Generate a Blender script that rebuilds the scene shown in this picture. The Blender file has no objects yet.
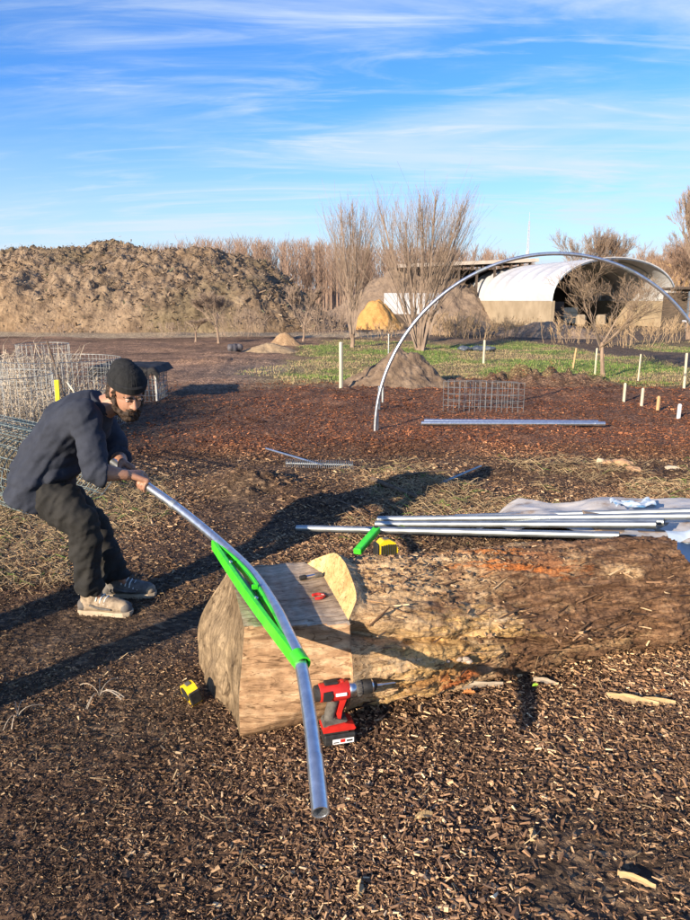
import bpy, math, random
import numpy as np
from mathutils import Vector, Matrix
random.seed(7); rng = np.random.default_rng(7)
S = bpy.context.scene; COL = S.collection
PI = math.pi
# ------------------------------------------------------------------ camera
CAMH = 1.6; PITCH = math.radians(13.05); FP = 690.0
cp, sp = math.cos(PITCH), math.sin(PITCH)
def ang(py): return math.atan((py-460)/FP) + PITCH
def W(px, py, z=0.0):
    """world point of photo pixel on the horizontal plane z"""
    y = (CAMH-z)/math.tan(ang(py)); dep = y*cp + (CAMH-z)*sp
    return Vector(((px-345)/FP*dep, y, z))
def U(px, py, y):
    """world point of photo pixel on the vertical plane at distance y"""
    z = CAMH - y*math.tan(ang(py)); dep = y*cp + (CAMH-z)*sp
    return Vector(((px-345)/FP*dep, y, z))
cam = bpy.data.cameras.new('camera'); camo = bpy.data.objects.new('camera', cam); COL.objects.link(camo)
camo.location = (0, 0, CAMH); camo.rotation_euler = (PI/2-PITCH, 0, 0)
cam.sensor_fit = 'VERTICAL'; cam.sensor_height = 36; cam.lens = 36*FP/920; cam.clip_start = .05; cam.clip_end = 6000
S.camera = camo
S.view_settings.view_transform = 'Standard'; S.view_settings.look = 'None'
S.view_settings.exposure = 1.0; S.view_settings.gamma = 1
S.view_settings.use_curve_mapping = False
# ------------------------------------------------------------------ noise
_T = rng.random((256, 256))
def vn(x, y):
    x = np.asarray(x, float); y = np.asarray(y, float)
    xi = np.floor(x).astype(int); yi = np.floor(y).astype(int); fx = x-xi; fy = y-yi
    fx = fx*fx*(3-2*fx); fy = fy*fy*(3-2*fy)
    a = _T[xi & 255, yi & 255]; b = _T[(xi+1) & 255, yi & 255]; c = _T[xi & 255, (yi+1) & 255]; d = _T[(xi+1) & 255, (yi+1) & 255]
    return (a+(b-a)*fx)*(1-fy) + (c+(d-c)*fx)*fy - .5
def fbm(x, y, o=4, g=.5):
    s = 0; a = 1
    for k in range(o):
        s = s + a*vn(x*2**k+17.3*k, y*2**k+5.1*k); a *= g
    return s
def sstep(a, b, x):
    t = np.clip((x-a)/(b-a), 0, 1); return t*t*(3-2*t)
# ------------------------------------------------------------------ ids
def tag(o, label=None, cat=None, group=None, kind=None):
    if label: o['label'] = label
    if cat: o['category'] = cat
    if group: o['group'] = group
    if kind: o['kind'] = kind
    return o
def empty(name, loc, rz=0):
    o = bpy.data.objects.new(name, None); COL.objects.link(o); o.location = loc; o.rotation_euler = (0, 0, rz); o.empty_display_size = .1
    return o
def mesh_obj(name, verts, faces, m, parent=None, smooth=False, cols=None, loc=None):
    me = bpy.data.meshes.new(name)
    if isinstance(verts, np.ndarray) and isinstance(faces, np.ndarray):
        n = len(verts); k = faces.shape[1]
        me.vertices.add(n); me.vertices.foreach_set('co', verts.astype(np.float32).ravel())
        me.loops.add(faces.size); me.loops.foreach_set('vertex_index', faces.astype(np.int32).ravel())
        me.polygons.add(len(faces)); me.polygons.foreach_set('loop_start', np.arange(0, faces.size, k, dtype=np.int32))
        me.update(calc_edges=True); me.validate()
    else:
        me.from_pydata([tuple(v) for v in verts], [], [tuple(f) for f in faces]); me.update()
    me.polygons.foreach_set('use_smooth', [bool(smooth)]*len(me.polygons))
    if cols is not None:
        at = me.color_attributes.new('col', 'FLOAT_COLOR', 'POINT')
        c = np.ones((len(cols), 4), np.float32); c[:, :3] = cols
        at.data.foreach_set('color', c.ravel())
    me.materials.append(m)
    o = bpy.data.objects.new(name, me); COL.objects.link(o)
    if parent: o.parent = parent
    if loc is not None: o.location = loc
    return o
# ------------------------------------------------------------------ mesh builder
class MB:
    def __init__(s): s.v = []; s.f = []
    def add(s, vs, fs):
        b = len(s.v); s.v += [Vector(v) for v in vs]; s.f += [tuple(i+b for i in f) for f in fs]; return s
    def ring(s, pts, radii, n=10, caps=True, ry=None, upv=(0, 0, 1)):
        pts = [Vector(p) for p in pts]; vs = []; fs = []
        if not hasattr(radii, '__len__'): radii = [radii]*len(pts)
        if ry is None: ry = radii
        elif not hasattr(ry, '__len__'): ry = [ry]*len(pts)
        up = Vector(upv); X = None
        for i, p in enumerate(pts):
            t = (pts[min(i+1, len(pts)-1)]-pts[max(i-1, 0)]).normalized()
            if X is None:
                if abs(t.dot(up)) > .96: up = Vector((1, 0, 0)) if abs(t.x) < .9 else Vector((0, 1, 0))
                X = t.cross(up).normalized()
            else: X = (X - t*X.dot(t)).normalized()
            Y = X.cross(t).normalized()
            for k in range(n):
                a = 2*PI*k/n; vs.append(p + X*math.cos(a)*radii[i] + Y*math.sin(a)*ry[i])
        for i in range(len(pts)-1):
            for k in range(n):
                k2 = (k+1) % n; fs.append((i*n+k, i*n+k2, (i+1)*n+k2, (i+1)*n+k))
        if caps: fs.append(tuple(range(n-1, -1, -1))); fs.append(tuple((len(pts)-1)*n+k for k in range(n)))
        return s.add(vs, fs)
    def pipe(s, pts, ro, ri, n=16):
        """hollow tube open at both ends"""
        b = len(s.v); s.ring(pts, ro, n, False); m = len(s.v)-b; b2 = len(s.v); s.ring(pts, ri, n, False)
        s.f = s.f[:]  # inner faces stay; rims
        for base in (0, m-n):
            for k in range(n):
                k2 = (k+1) % n; s.f.append((b+base+k, b+base+k2, b2+base+k2, b2+base+k))
        return s
    def ell(s, c, r, R=None, n=16):
        vs = []; fs = []; m = n//2; c = Vector(c)
        for i in range(m+1):
            a = PI*i/m
            for k in range(n):
                t = 2*PI*k/n; v = Vector((r[0]*math.sin(a)*math.cos(t), r[1]*math.sin(a)*math.sin(t), r[2]*math.cos(a)))
                vs.append(c + (R @ v if R else v))
        for i in range(m):
            for k in range(n):
                k2 = (k+1) % n; fs.append((i*n+k, (i+1)*n+k, (i+1)*n+k2, i*n+k2))
        return s.add(vs, fs)
    def cap(s, p0, r0, p1, r1, n=14):
        s.ell(p0, (r0,)*3, n=n); s.ell(p1, (r1,)*3, n=n); return s.ring([p0, p1], [r0, r1], n)
    def chain(s, pts, rs, n=12):
        for i in range(len(pts)-1): s.cap(pts[i], rs[i], pts[i+1], rs[i+1], n)
        return s
    def box(s, c, d, R=None, bev=0.0):
        """box with chamfered edges"""
        c = Vector(c); hx, hy, hz = d[0]/2, d[1]/2, d[2]/2; b = min(bev, hx*.9, hy*.9, hz*.9)
        if b <= 0:
            vs = [Vector((x*hx, y*hy, z*hz)) for x in (-1, 1) for y in (-1, 1) for z in (-1, 1)]
            fs = [(0, 1, 3, 2), (4, 6, 7, 5), (0, 4, 5, 1), (2, 3, 7, 6), (0, 2, 6, 4), (1, 5, 7, 3)]
        else:
            vs = []; idx = {}
            for x in (-1, 1):
                for y in (-1, 1):
                    for z in (-1, 1):
                        for a in range(3):
                            q = [x*(hx-b), y*(hy-b), z*(hz-b)]; q[a] = (x, y, z)[a]*(hx, hy, hz)[a]
                            idx[(x, y, z, a)] = len(vs); vs.append(Vector(q))
            fs = []
            for a in range(3):
                o1, o2 = [k for k in range(3) if k != a]
                for sg in (-1, 1):
                    q = []
                    for (p1, p2) in ((-1, -1), (1, -1), (1, 1), (-1, 1)):
                        t = [0, 0, 0]; t[a] = sg; t[o1] = p1; t[o2] = p2; q.append(idx[(*t, a)])
                    fs.append(tuple(q))
            for a in range(3):
                o1, o2 = [k for k in range(3) if k != a]
                for p1 in (-1, 1):
                    for p2 in (-1, 1):
                        q = []
                        for (sg, w) in ((-1, o1), (1, o1), (1, o2), (-1, o2)):
                            t = [0, 0, 0]; t[a] = sg; t[o1] = p1; t[o2] = p2; q.append(idx[(*t, w)])
                        fs.append(tuple(q))
            for x in (-1, 1):
                for y in (-1, 1):
                    for z in (-1, 1): fs.append(tuple(idx[(x, y, z, a)] for a in range(3)))
        vs = [c + (R @ v if R else v) for v in vs]
        return s.add(vs, fs)
    def prism(s, poly, z0, z1, R=None, T=None, plane='xy'):
        n = len(poly); vs = []
        for z in (z0, z1):
            for (a, b) in poly:
                v = Vector((a, b, z)) if plane == 'xy' else Vector((a, z, b))
                if R: v = R @ v
                if T is not None: v = v + Vector(T)
                vs.append(v)
        fs = [tuple(range(n-1, -1, -1)), tuple(range(n, 2*n))] + [(k, (k+1) % n, n+(k+1) % n, n+k) for k in range(n)]
        return s.add(vs, fs)
    def build(s, name, m, parent=None, smooth=False, loc=None, fix=True):
        o = mesh_obj(name, s.v, s.f, m, parent, smooth, loc=loc)
        if fix:
            import bmesh
            bm = bmesh.new(); bm.from_mesh(o.data); bmesh.ops.recalc_face_normals(bm, faces=bm.faces); bm.to_mesh(o.data); bm.free()
        if smooth:
            try: o.data.set_sharp_from_angle(angle=math.radians(42))
            except Exception: pass
        return o
    def remesh(s, name, m, parent=None, voxel=.01, it=3, fac=.5, disp=None):
        me = bpy.data.meshes.new('t'); me.from_pydata([tuple(v) for v in s.v], [], s.f); me.update()
        import bmesh
        t = bpy.data.objects.new('t', me); COL.objects.link(t)
        r = t.modifiers.new('r', 'REMESH'); r.mode = 'VOXEL'; r.voxel_size = voxel
        if it: q = t.modifiers.new('s', 'SMOOTH'); q.iterations = it; q.factor = fac
        dg = bpy.context.evaluated_depsgraph_get(); dg.update()
        out = bpy.data.meshes.new_from_object(t.evaluated_get(dg)); bpy.data.objects.remove(t)
        out.name = name; n = len(out.vertices); co = np.zeros(n*3, np.float32); no = np.zeros(n*3, np.float32)
        if disp:
            out.vertices.foreach_get('co', co); out.vertices.foreach_get('normal', no); co = co.reshape(-1, 3); no = no.reshape(-1, 3)
            co = disp(co, no); out.vertices.foreach_set('co', co.astype(np.float32).ravel()); out.update()
        out.polygons.foreach_set('use_smooth', [True]*len(out.polygons)); out.materials.clear(); out.materials.append(m)
        o = bpy.data.objects.new(name, out); COL.objects.link(o)
        if parent: o.parent = parent
        return o
def segs(name, sg, m, parent=None, n=3, cols=None, smooth=False):
    """sg: (p0, p1, r0, r1) thin prisms, all in one mesh"""
    A = np.array([(*a, *b, r, q) for a, b, r, q in sg], float)
    p0 = A[:, :3]; p1 = A[:, 3:6]; t = p1-p0; L = np.linalg.norm(t, axis=1, keepdims=True)+1e-9; t = t/L
    up = np.where(np.abs(t[:, 2:3]) > .9, np.array([[1., 0, 0]]), np.array([[0, 0, 1.]]))
    X = np.cross(t, up); X /= np.linalg.norm(X, axis=1, keepdims=True); Y = np.cross(t, X)
    vs = []
    for (p, r) in ((p0, A[:, 6:7]), (p1, A[:, 7:8])):
        for k in range(n):
            a = 2*PI*k/n; vs.append(p + X*math.cos(a)*r + Y*math.sin(a)*r)
    V = np.stack(vs, 1).reshape(-1, 3); N = len(A); base = (np.arange(N)*2*n)[:, None]
    F = []
    for k in range(n):
        k2 = (k+1) % n; F.append(base + np.array([[k, k2, n+k2, n+k]]))
    F = np.concatenate(F, 0)
    c = None if cols is None else np.repeat(np.asarray(cols, float), 2*n, axis=0)
    return mesh_obj(name, V, F, m, parent, smooth, c)
def chips(name, P, L, Wd, T, yaw, pitch, roll, cols, m, parent=None):
    """triangular-prism splinters"""
    N = len(P); cy, sy = np.cos(yaw), np.sin(yaw); c2, s2 = np.cos(pitch), np.sin(pitch); c3, s3 = np.cos(roll), np.sin(roll)
    tx = np.stack([cy*c2, sy*c2, s2], 1); sx = np.stack([-sy, cy, 0*cy], 1); ux = np.cross(tx, sx)
    s_ = sx*c3[:, None]+ux*s3[:, None]; u_ = np.cross(tx, s_)
    vs = []; tap = rng.uniform(.25, 1, N)
    for (e, w) in ((-.5, 1.0), (.5, None)):
        ww = Wd*(1 if w else tap)
        off = tx*(L*e)[:, None]
        sk = tx*(L*rng.uniform(-.08, .08, N))[:, None]
        vs.append(P+off+s_*(ww*.5)[:, None]+sk); vs.append(P+off-s_*(ww*.5)[:, None]-sk); vs.append(P+off+u_*T[:, None])
    V = np.stack(vs, 1).reshape(-1, 3); b = (np.arange(N)*6)[:, None]
    F = np.concatenate([b+np.array([[0, 1, 4, 3]]), b+np.array([[1, 2, 5, 4]]), b+np.array([[2, 0, 3, 5]]), b+np.array([[0, 2, 1, 1]])[:, :4], b+np.array([[3, 4, 5, 5]])[:, :4]], 0)
    # triangles for ends written as separate mesh loops: use only quads + tri arrays through from loops
    tri = np.concatenate([b+np.array([[0, 2, 1]]), b+np.array([[3, 4, 5]])], 0); quad = F[:3*N]
    me = bpy.data.meshes.new(name); me.vertices.add(len(V)); me.vertices.foreach_set('co', V.astype(np.float32).ravel())
    li = np.concatenate([quad.ravel(), tri.ravel()]).astype(np.int32); me.loops.add(len(li)); me.loops.foreach_set('vertex_index', li)
    st = np.concatenate([np.arange(0, quad.size, 4), quad.size+np.arange(0, tri.size, 3)]).astype(np.int32)
    me.polygons.add(len(st)); me.polygons.foreach_set('loop_start', st); me.update(calc_edges=True); me.polygons.foreach_set('use_smooth', [False]*len(st))
    at = me.color_attributes.new('col', 'FLOAT_COLOR', 'POINT'); c = np.ones((N*6, 4), np.float32); c[:, :3] = np.repeat(cols, 6, axis=0)
    at.data.foreach_set('color', c.ravel()); me.materials.append(m)
    o = bpy.data.objects.new(name, me); COL.objects.link(o)
    if parent: o.parent = parent
    return o
# ------------------------------------------------------------------ materials
def newmat(name):
    m = bpy.data.materials.new(name); m.use_nodes = True; nt = m.node_tree; b = nt.nodes['Principled BSDF']; return m, nt, b
def nd(nt, t, **k):
    n = nt.nodes.new(t)
    for a, v in k.items():
        if a in n.inputs.keys(): n.inputs[a].default_value = v
        else: setattr(n, a, v)
    return n
def ramp(nt, stops):
    r = nt.nodes.new('ShaderNodeValToRGB'); e = r.color_ramp.elements
    while len(e) < len(stops): e.new(.5)
    for i, (p, c) in enumerate(stops): e[i].position = p; e[i].color = (*c, 1)
    return r
def M(name, stops, scale=8, rough=.8, bump=.3, bdist=.005, stretch=(1, 1, 1), metal=0, detail=6, spec=.3, attr=False, bscale=None, rvar=0):
    m, nt, b = newmat(name); L = nt.links
    tc = nd(nt, 'ShaderNodeTexCoord'); mp = nd(nt, 'ShaderNodeMapping'); mp.inputs['Scale'].default_value = stretch; L.new(tc.outputs['Object'], mp.inputs['Vector'])
    n = nd(nt, 'ShaderNodeTexNoise', Scale=scale, Detail=detail, Roughness=.6); L.new(mp.outputs[0], n.inputs['Vector'])
    if not isinstance(stops[0][0], (int, float)): stops = [(.3, stops[0]), (.7, stops[1])]
    r = ramp(nt, stops); L.new(n.outputs['Fac'], r.inputs[0]); out = r.outputs[0]
    if attr:
        a = nd(nt, 'ShaderNodeAttribute', attribute_name='col'); mx = nd(nt, 'ShaderNodeMix', data_type='RGBA', blend_type='MULTIPLY'); mx.inputs['Factor'].default_value = 1
        L.new(a.outputs['Color'], mx.inputs[6]); L.new(out, mx.inputs[7]); out = mx.outputs[2]
    L.new(out, b.inputs['Base Color']); b.inputs['Roughness'].default_value = rough; b.inputs['Metallic'].default_value = metal; b.inputs['Specular IOR Level'].default_value = spec
    if rvar:
        mr = nd(nt, 'ShaderNodeMapRange'); mr.inputs[3].default_value = rough-rvar; mr.inputs[4].default_value = rough+rvar; L.new(n.outputs['Fac'], mr.inputs[0]); L.new(mr.outputs[0], b.inputs['Roughness'])
    if bump:
        n2 = nd(nt, 'ShaderNodeTexNoise', Scale=bscale or scale*3, Detail=8); L.new(mp.outputs[0], n2.inputs['Vector'])
        bp = nd(nt, 'ShaderNodeBump', Strength=bump, Distance=bdist); L.new(n2.outputs['Fac'], bp.inputs['Height']); L.new(bp.outputs[0], b.inputs['Normal'])
    return m
galv = M('galvanised_steel', [(.3, (.50, .53, .57)), (.7, (.72, .75, .78))], 30, .34, .1, .001, metal=.92, rvar=.08, spec=.5)
galv_dull = M('dull_galvanised', [(.3, (.26, .29, .30)), (.7, (.46, .50, .51))], 9, .46, .1, .001, metal=.85, rvar=.08, spec=.5)
bore_shade = M('tube_bore_shade', [(.3, (.06, .06, .06)), (.7, (.14, .14, .14))], 20, .6, 0)  # dark disc colour that paints the shade inside open tube ends
wire_m = M('zinc_wire', [(.3, (.17, .185, .195)), (.7, (.30, .32, .33))], 20, .5, 0, metal=.55)
wire_g = M('green_coated_wire', [(.3, (.16, .22, .20)), (.7, (.33, .38, .35))], 8, .5, 0, metal=.2)
green = M('green_paint', [(.30, (.06, .30, .03)), (.40, (.045, .56, .02)), (.7, (.07, .74, .03))], 26, .38, .12, .0008, spec=.5, rvar=.08)
green_shaded = M('green_paint_shaded', [(.3, (.02, .20, .04)), (.7, (.03, .34, .06))], 14, .4, .1, .0008, spec=.5)  # darker copy of the green paint, the web's shading put into the colour
steel = M('bright_steel', [(.3, (.55, .55, .55)), (.7, (.75, .75, .75))], 40, .3, .1, .0005, metal=1)
red = M('red_plastic', [(.3, (.36, .016, .011)), (.7, (.56, .025, .018))], 30, .42, .1, .0005, spec=.5)
black = M('black_rubber', [(.3, (.012, .012, .013)), (.7, (.035, .034, .033))], 60, .6, .2, .0008)
greyrub = M('dusty_rubber', [(.3, (.05, .045, .04)), (.7, (.13, .12, .105))], 50, .75, .2, .0008)
yellow = M('yellow_plastic', [(.3, (.78, .50, .01)), (.7, (.88, .62, .02))], 40, .4, .1, .0005, spec=.5)
white = M('white_print', [(.3, (.7, .7, .7)), (.7, (.82, .82, .82))], 20, .5, 0)
blackp = M('black_print', [(.3, (.015, .015, .015)), (.7, (.03, .03, .03))], 20, .5, 0)
stake_m = M('pale_stake_wood', [(.3, (.42, .36, .24)), (.7, (.66, .60, .46))], 12, .85, .3, .002, (1, 1, .1))
stake_o = M('raw_stake_wood', [(.3, (.42, .25, .12)), (.7, (.58, .38, .2))], 12, .85, .3, .002, (1, 1, .1))
stake_y = M('yellow_painted_wood', [(.3, (.75, .60, .02)), (.7, (.85, .72, .06))], 12, .6, .2, .002)
bark_m = M('winter_bark', [(.3, (.16, .11, .08)), (.7, (.34, .25, .18))], 9, .9, .5, .01, (1, 1, .3))
twig_m = M('winter_twigs', [(.3, (.17, .125, .095)), (.7, (.33, .25, .19))], 3, .9, 0)
twig_r = M('reddish_twigs', [(.3, (.19, .13, .095)), (.7, (.33, .225, .165))], .15, .9, 0)
dry_m = M('dry_stalks', [(.3, (.28, .23, .17)), (.7, (.52, .45, .35))], 6, .9, 0)
chip_m = M('wood_chip', [(.3, (.75, .75, .75)), (.7, (1.15, 1.12, 1.08))], 60, .78, .25, .002, attr=True, spec=.35)
# ------------------------------------------------------------------ terrain
humps = []   # (x, y, height, rx, ry)
def hp(px, py, h, rx, ry): p = W(px, py); humps.append((p.x, p.y, h, rx, ry))
hp(252, 487, .13, .34, .30); hp(300, 500, .05, .4, .3); hp(120, 470, .03, .5, .4); hp(455, 492, .06, .35, .2); hp(560, 470, .07, .6, .18)
hp(640, 475, .08, .5, .2); hp(395, 480, .05, .3, .25); hp(345, 392, .08, .8, .5); hp(560, 385, .22, 1.2, .5); hp(520, 383, .18, .8, .5)
hp(465, 388, .12, .8, .4); hp(620, 395, .08, 1.2, .3); hp(215, 362, .12, 1.2, .5); hp(672, 492, .07, .3, .2)
def H(x, y):
    x = np.asarray(x, float); y = np.asarray(y, float); d = np.hypot(x, y)
    h = .045*fbm(x*.9+3, y*.9, 3) + .022*fbm(x*5, y*5+9, 3)
    h = h*(1+sstep(6, 14, d)*.9) + .5*fbm(x*.06+4, y*.06, 3)*sstep(14, 45, d)
    keep = np.exp(-(((x-.5)/1.6)**2+((y-2.7)/.7)**2)**2)
    h = h*(1-.75*keep)
    for (a, b, hh, rx, ry) in humps: h = h + hh*np.exp(-((x-a)/rx)**2-((y-b)/ry)**2)*(1+1.2*vn(x*6, y*6)+.8*vn(x*14, y*14))
    h = h + .05*sstep(7.3, 8.2, y+.4*vn(x*.8, y*.3))*sstep(-2.2, -1.4, x)*(1-sstep(12, 12.6, y))
    return h
def axis(lo, hi, fine_lo, fine_hi, st, g):
    a = list(np.arange(fine_lo, fine_hi, st)); s = st; x = a[-1]
    while x < hi: s *= g; x += s; a.append(x)
    s = st; x = a[0]; b = []
    while x > lo: s *= g; x -= s; b.append(x)
    return np.array(b[::-1]+a)
xs = axis(-2600, 2600, -2.6, 2.8, .024, 1.045); ys = axis(-600, 3200, 1.0, 6.4, .024, 1.03)
XX, YY = np.meshgrid(xs, ys); ZZ = H(XX, YY) + .007*fbm(XX*22, YY*22, 2)*(1-sstep(6, 12, np.hypot(XX, YY)))
def lerp(a, b, t): return a*(1-t[..., None]) + np.array(b)*t[..., None]
def roadmask(x, y):
    t = np.clip((y-15)/(34-15), -.3, 1.6); cx = 10.2-2.2*t; return 1-sstep(1.0, 1.9, np.abs(x-cx)+.5*vn(x*.7, y*.7))
def zones(x, y):
    n1 = fbm(x*.8, y*.8+40, 4); n2 = fbm(x*.25+9, y*.25, 3)
    c = np.zeros(x.shape+(3,)) + np.array((.078, .050, .034))
    c = lerp(c, (.10, .075, .05), sstep(.05, .45, n1)*.5)
    # compost bed
    bed = sstep(6.9, 7.7, y+.9*n1)*(1-sstep(12.2, 12.9, y+.5*n1))*sstep(-2.3, -1.1, x+.7*n1+.1*(y-8))
    c = lerp(c, (.135, .076, .050), bed)
    # left field behind the cages
    fld = sstep(11.5, 14, y)*(1-bed)
    c = lerp(c, (.20, .128, .085), fld); c = c*(1+.9*fld*fbm(x*.5, y*2.2, 4))[..., None]; c = lerp(c, (.15, .135, .12), fld*np.exp(-((x+1.2)/1.6)**2-((y-16.2)/2.3)**2))
    c = lerp(c, (.36, .29, .2), sstep(29.5, 30.5, y+.7*n1)*(1-sstep(33, 35, y)))
    # straw litter
    st = np.exp(-((y-5.55-.13*x)/.75)**2)*sstep(-.1, .7, x)*sstep(-.05, .3, n1)
    c = lerp(c, (.24, .185, .11), np.clip(st, 0, 1)*.6)
    st2 = (1-sstep(-2.0, -1.35, x+.3*n1))*sstep(3.6, 4.1, y)*(1-sstep(5.6, 6.2, y))
    c = lerp(c, (.22, .18, .115), st2*.8)
    # grass strip
    gr = sstep(12.9, 13.8, y+.8*n1-.0*x)*(1-sstep(25, 30, y+2*n2))*sstep(-2.6, -.9, x+1.0*n1-.06*(y-13))
    c = lerp(c, (.21, .165, .085), gr)
    c = lerp(c, (.14, .19, .045), gr*sstep(-.16, .10, fbm(x*.45+2, y*.45, 3)))
    c = lerp(c, (.115, .088, .065), sstep(26, 31, y)*sstep(1, 4, x))
    c = lerp(c, (.10, .075, .058), roadmask(x, y)*sstep(14.5, 15.5, y)*(1-sstep(38, 44, y)))
    c = lerp(c, (.12, .10, .07), sstep(60, 90, y))
    return c
zc = zones(XX, YY)
nx, ny = len(xs), len(ys); idx = np.arange(nx*ny).reshape(ny, nx)
F = np.stack([idx[:-1, :-1], idx[:-1, 1:], idx[1:, 1:], idx[1:, :-1]], -1).reshape(-1, 4)
def ground_mat():
    m, nt, b = newmat('mulch_soil'); L = nt.links
    g = nd(nt, 'ShaderNodeNewGeometry'); at = nd(nt, 'ShaderNodeAttribute', attribute_name='col')
    mp = nd(nt, 'ShaderNodeMapping'); mp.inputs['Scale'].default_value = (1, 1.6, 1); L.new(g.outputs['Position'], mp.inputs['Vector'])
    v = nd(nt, 'ShaderNodeTexVoronoi', Scale=34); L.new(mp.outputs[0], v.inputs['Vector'])
    sx = nd(nt, 'ShaderNodeSeparateColor'); L.new(v.outputs['Color'], sx.inputs[0])
    r = ramp(nt, [(0, (.45, .43, .42)), (.45, (.85, .82, .8)), (.8, (1.3, 1.25, 1.15)), (1, (2.6, 2.5, 2.2))]); L.new(sx.outputs[0], r.inputs[0])
    n = nd(nt, 'ShaderNodeTexNoise', Scale=3.0, Detail=9, Roughness=.7); L.new(g.outputs['Position'], n.inputs['Vector'])
    r2 = ramp(nt, [(.28, (.45, .45, .45)), (.72, (1.6, 1.58, 1.55))]); L.new(n.outputs['Fac'], r2.inputs[0])
    a = nd(nt, 'ShaderNodeMix', data_type='RGBA', blend_type='MULTIPLY'); a.inputs['Factor'].default_value = 1; L.new(at.outputs['Color'], a.inputs[6]); L.new(r.outputs[0], a.inputs[7])
    c = nd(nt, 'ShaderNodeMix', data_type='RGBA', blend_type='MULTIPLY'); c.inputs['Factor'].default_value = 1; L.new(a.outputs[2], c.inputs[6]); L.new(r2.outputs[0], c.inputs[7])
    L.new(c.outputs[2], b.inputs['Base Color']); b.inputs['Roughness'].default_value = .9; b.inputs['Specular IOR Level'].default_value = .2
    n3 = nd(nt, 'ShaderNodeTexNoise', Scale=26, Detail=6); L.new(g.outputs['Position'], n3.inputs['Vector'])
    b1 = nd(nt, 'ShaderNodeBump', Strength=.9, Distance=.03); L.new(n3.outputs['Fac'], b1.inputs['Height'])
    b2 = nd(nt, 'ShaderNodeBump', Strength=.8, Distance=.012); L.new(sx.outputs[1], b2.inputs['Height']); L.new(b1.outputs[0], b2.inputs['Normal'])
    L.new(b2.outputs[0], b.inputs['Normal']); return m
gm = ground_mat()
g = mesh_obj('ground', np.stack([XX, YY, ZZ], -1).reshape(-1, 3), F, gm, None, True, zc.reshape(-1, 3)); tag(g, kind='structure')
# ------------------------------------------------------------------ wood chips on the ground (uncountable litter)
pal = np.array([(.055, .033, .021), (.11, .062, .035), (.185, .108, .058), (.30, .182, .098), (.44, .29, .16), (.60, .44, .26)])
def pick(N, p): return pal[rng.choice(len(pal), N, p=p)]*rng.uniform(.75, 1.25, (N, 1))
def scatter(n, ylo, yhi, size, xpad=.4):
    y = ylo*np.exp(rng.random(n)*math.log(yhi/ylo)) if yhi/ylo > 1.6 else rng.uniform(ylo, yhi, n)
    hw = y*.53+.35+xpad; x = rng.uniform(-1, 1, n)*hw
    return x, y
def chipset(name, n, ylo, yhi, l0, l1, wfrac, p, keepf=None, tint=None):
    x, y = scatter(n, ylo, yhi, 1)
    k = rng.random(n) < (.55+1.1*fbm(x*1.3, y*1.3+70, 3) if keepf is None else keepf(x, y)); x = x[k]; y = y[k]; N = len(x)
    L = rng.uniform(l0, l1, N)*(1-.38*sstep(.1, -.9, x)*(y < 3.6))*(1+.7*vn(x*2.3, y*2.3+50))*rng.choice([.6, 1, 1.5], N, p=[.45, .42, .13]); w = L*rng.uniform(*wfrac, N)
    c = pick(N, p); c = c*(1+.9*fbm(x*1.1+30, y*1.1, 3))[:, None]
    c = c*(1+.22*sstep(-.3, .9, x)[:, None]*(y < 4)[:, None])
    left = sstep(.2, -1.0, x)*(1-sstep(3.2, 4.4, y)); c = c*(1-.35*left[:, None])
    if tint is not None: c = c*(1-sstep(6.6, 7.8, y)[:, None]) + c*np.array(tint)*sstep(6.6, 7.8, y)[:, None]
    z = H(x, y)+rng.uniform(-.002, .012, N)
    return chips(name, np.stack([x, y, z], 1), L, w, w*rng.uniform(.10, .34, N)+.0008, rng.uniform(0, 2*PI, N), rng.normal(0, .26, N), rng.normal(0, .5, N), c, chip_m)
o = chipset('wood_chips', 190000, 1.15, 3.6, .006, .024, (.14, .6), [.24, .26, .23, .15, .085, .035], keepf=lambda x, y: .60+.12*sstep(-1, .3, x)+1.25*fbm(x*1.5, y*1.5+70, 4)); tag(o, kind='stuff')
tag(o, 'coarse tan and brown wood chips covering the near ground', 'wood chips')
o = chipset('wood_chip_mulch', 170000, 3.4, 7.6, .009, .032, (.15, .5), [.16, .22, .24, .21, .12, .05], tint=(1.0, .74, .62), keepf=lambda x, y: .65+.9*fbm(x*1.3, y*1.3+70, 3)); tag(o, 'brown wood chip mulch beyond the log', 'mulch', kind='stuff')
o = chipset('compost_mulch', 110000, 7.0, 14, .010, .030, (.3, .8), [.24, .38, .27, .09, .018, .002], keepf=lambda x, y: .30+.55*sstep(-2.5, -1, x), tint=(1.12, .74, .60)); tag(o, 'reddish brown compost spread over the far bed', 'compost', kind='stuff')
# straw, near and far
def straw(name, n, sel, L0, L1, label, green_f=0):
    sg = []; cs = []
    for _ in range(n):
        x, y = sel()
        if x is None: continue
        z = float(H(x, y)); a = rng.uniform(0, 2*PI); L = rng.uniform(L0, L1); rise = rng.uniform(-.05, .3)*L
        p0 = (x, y, z+.004); mid = (x+math.cos(a)*L*.5, y+math.sin(a)*L*.5, z+.012+rise); p1 = (x+math.cos(a+.4)*L, y+math.sin(a+.4)*L, z+.008+rise*.4)
        r = rng.uniform(.0008, .0022)*(1+y*.09)
        c = np.array((.36, .27, .155))*rng.uniform(.45, 1.25) if rng.random() > green_f else np.array((.12, .2, .04))*rng.uniform(.7, 1.4)
        sg += [(p0, mid, r, r*.9), (mid, p1, r*.9, r*.4)]; cs += [c, c]
    o = segs(name, sg, chip_m, cols=cs); tag(o, label, 'straw', kind='stuff')
def selA():
    x = rng.uniform(-.1, 3.6); y = rng.normal(5.5+.13*x, .55)
    return (x, y) if vn(x*1.5, y*1.5+31)+.5*vn(x*4, y*4) > .02 else (None, None)
straw('straw', 4600, selA, .05, .2, 'dry straw and grass litter behind the stacked tubes', .07)
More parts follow.
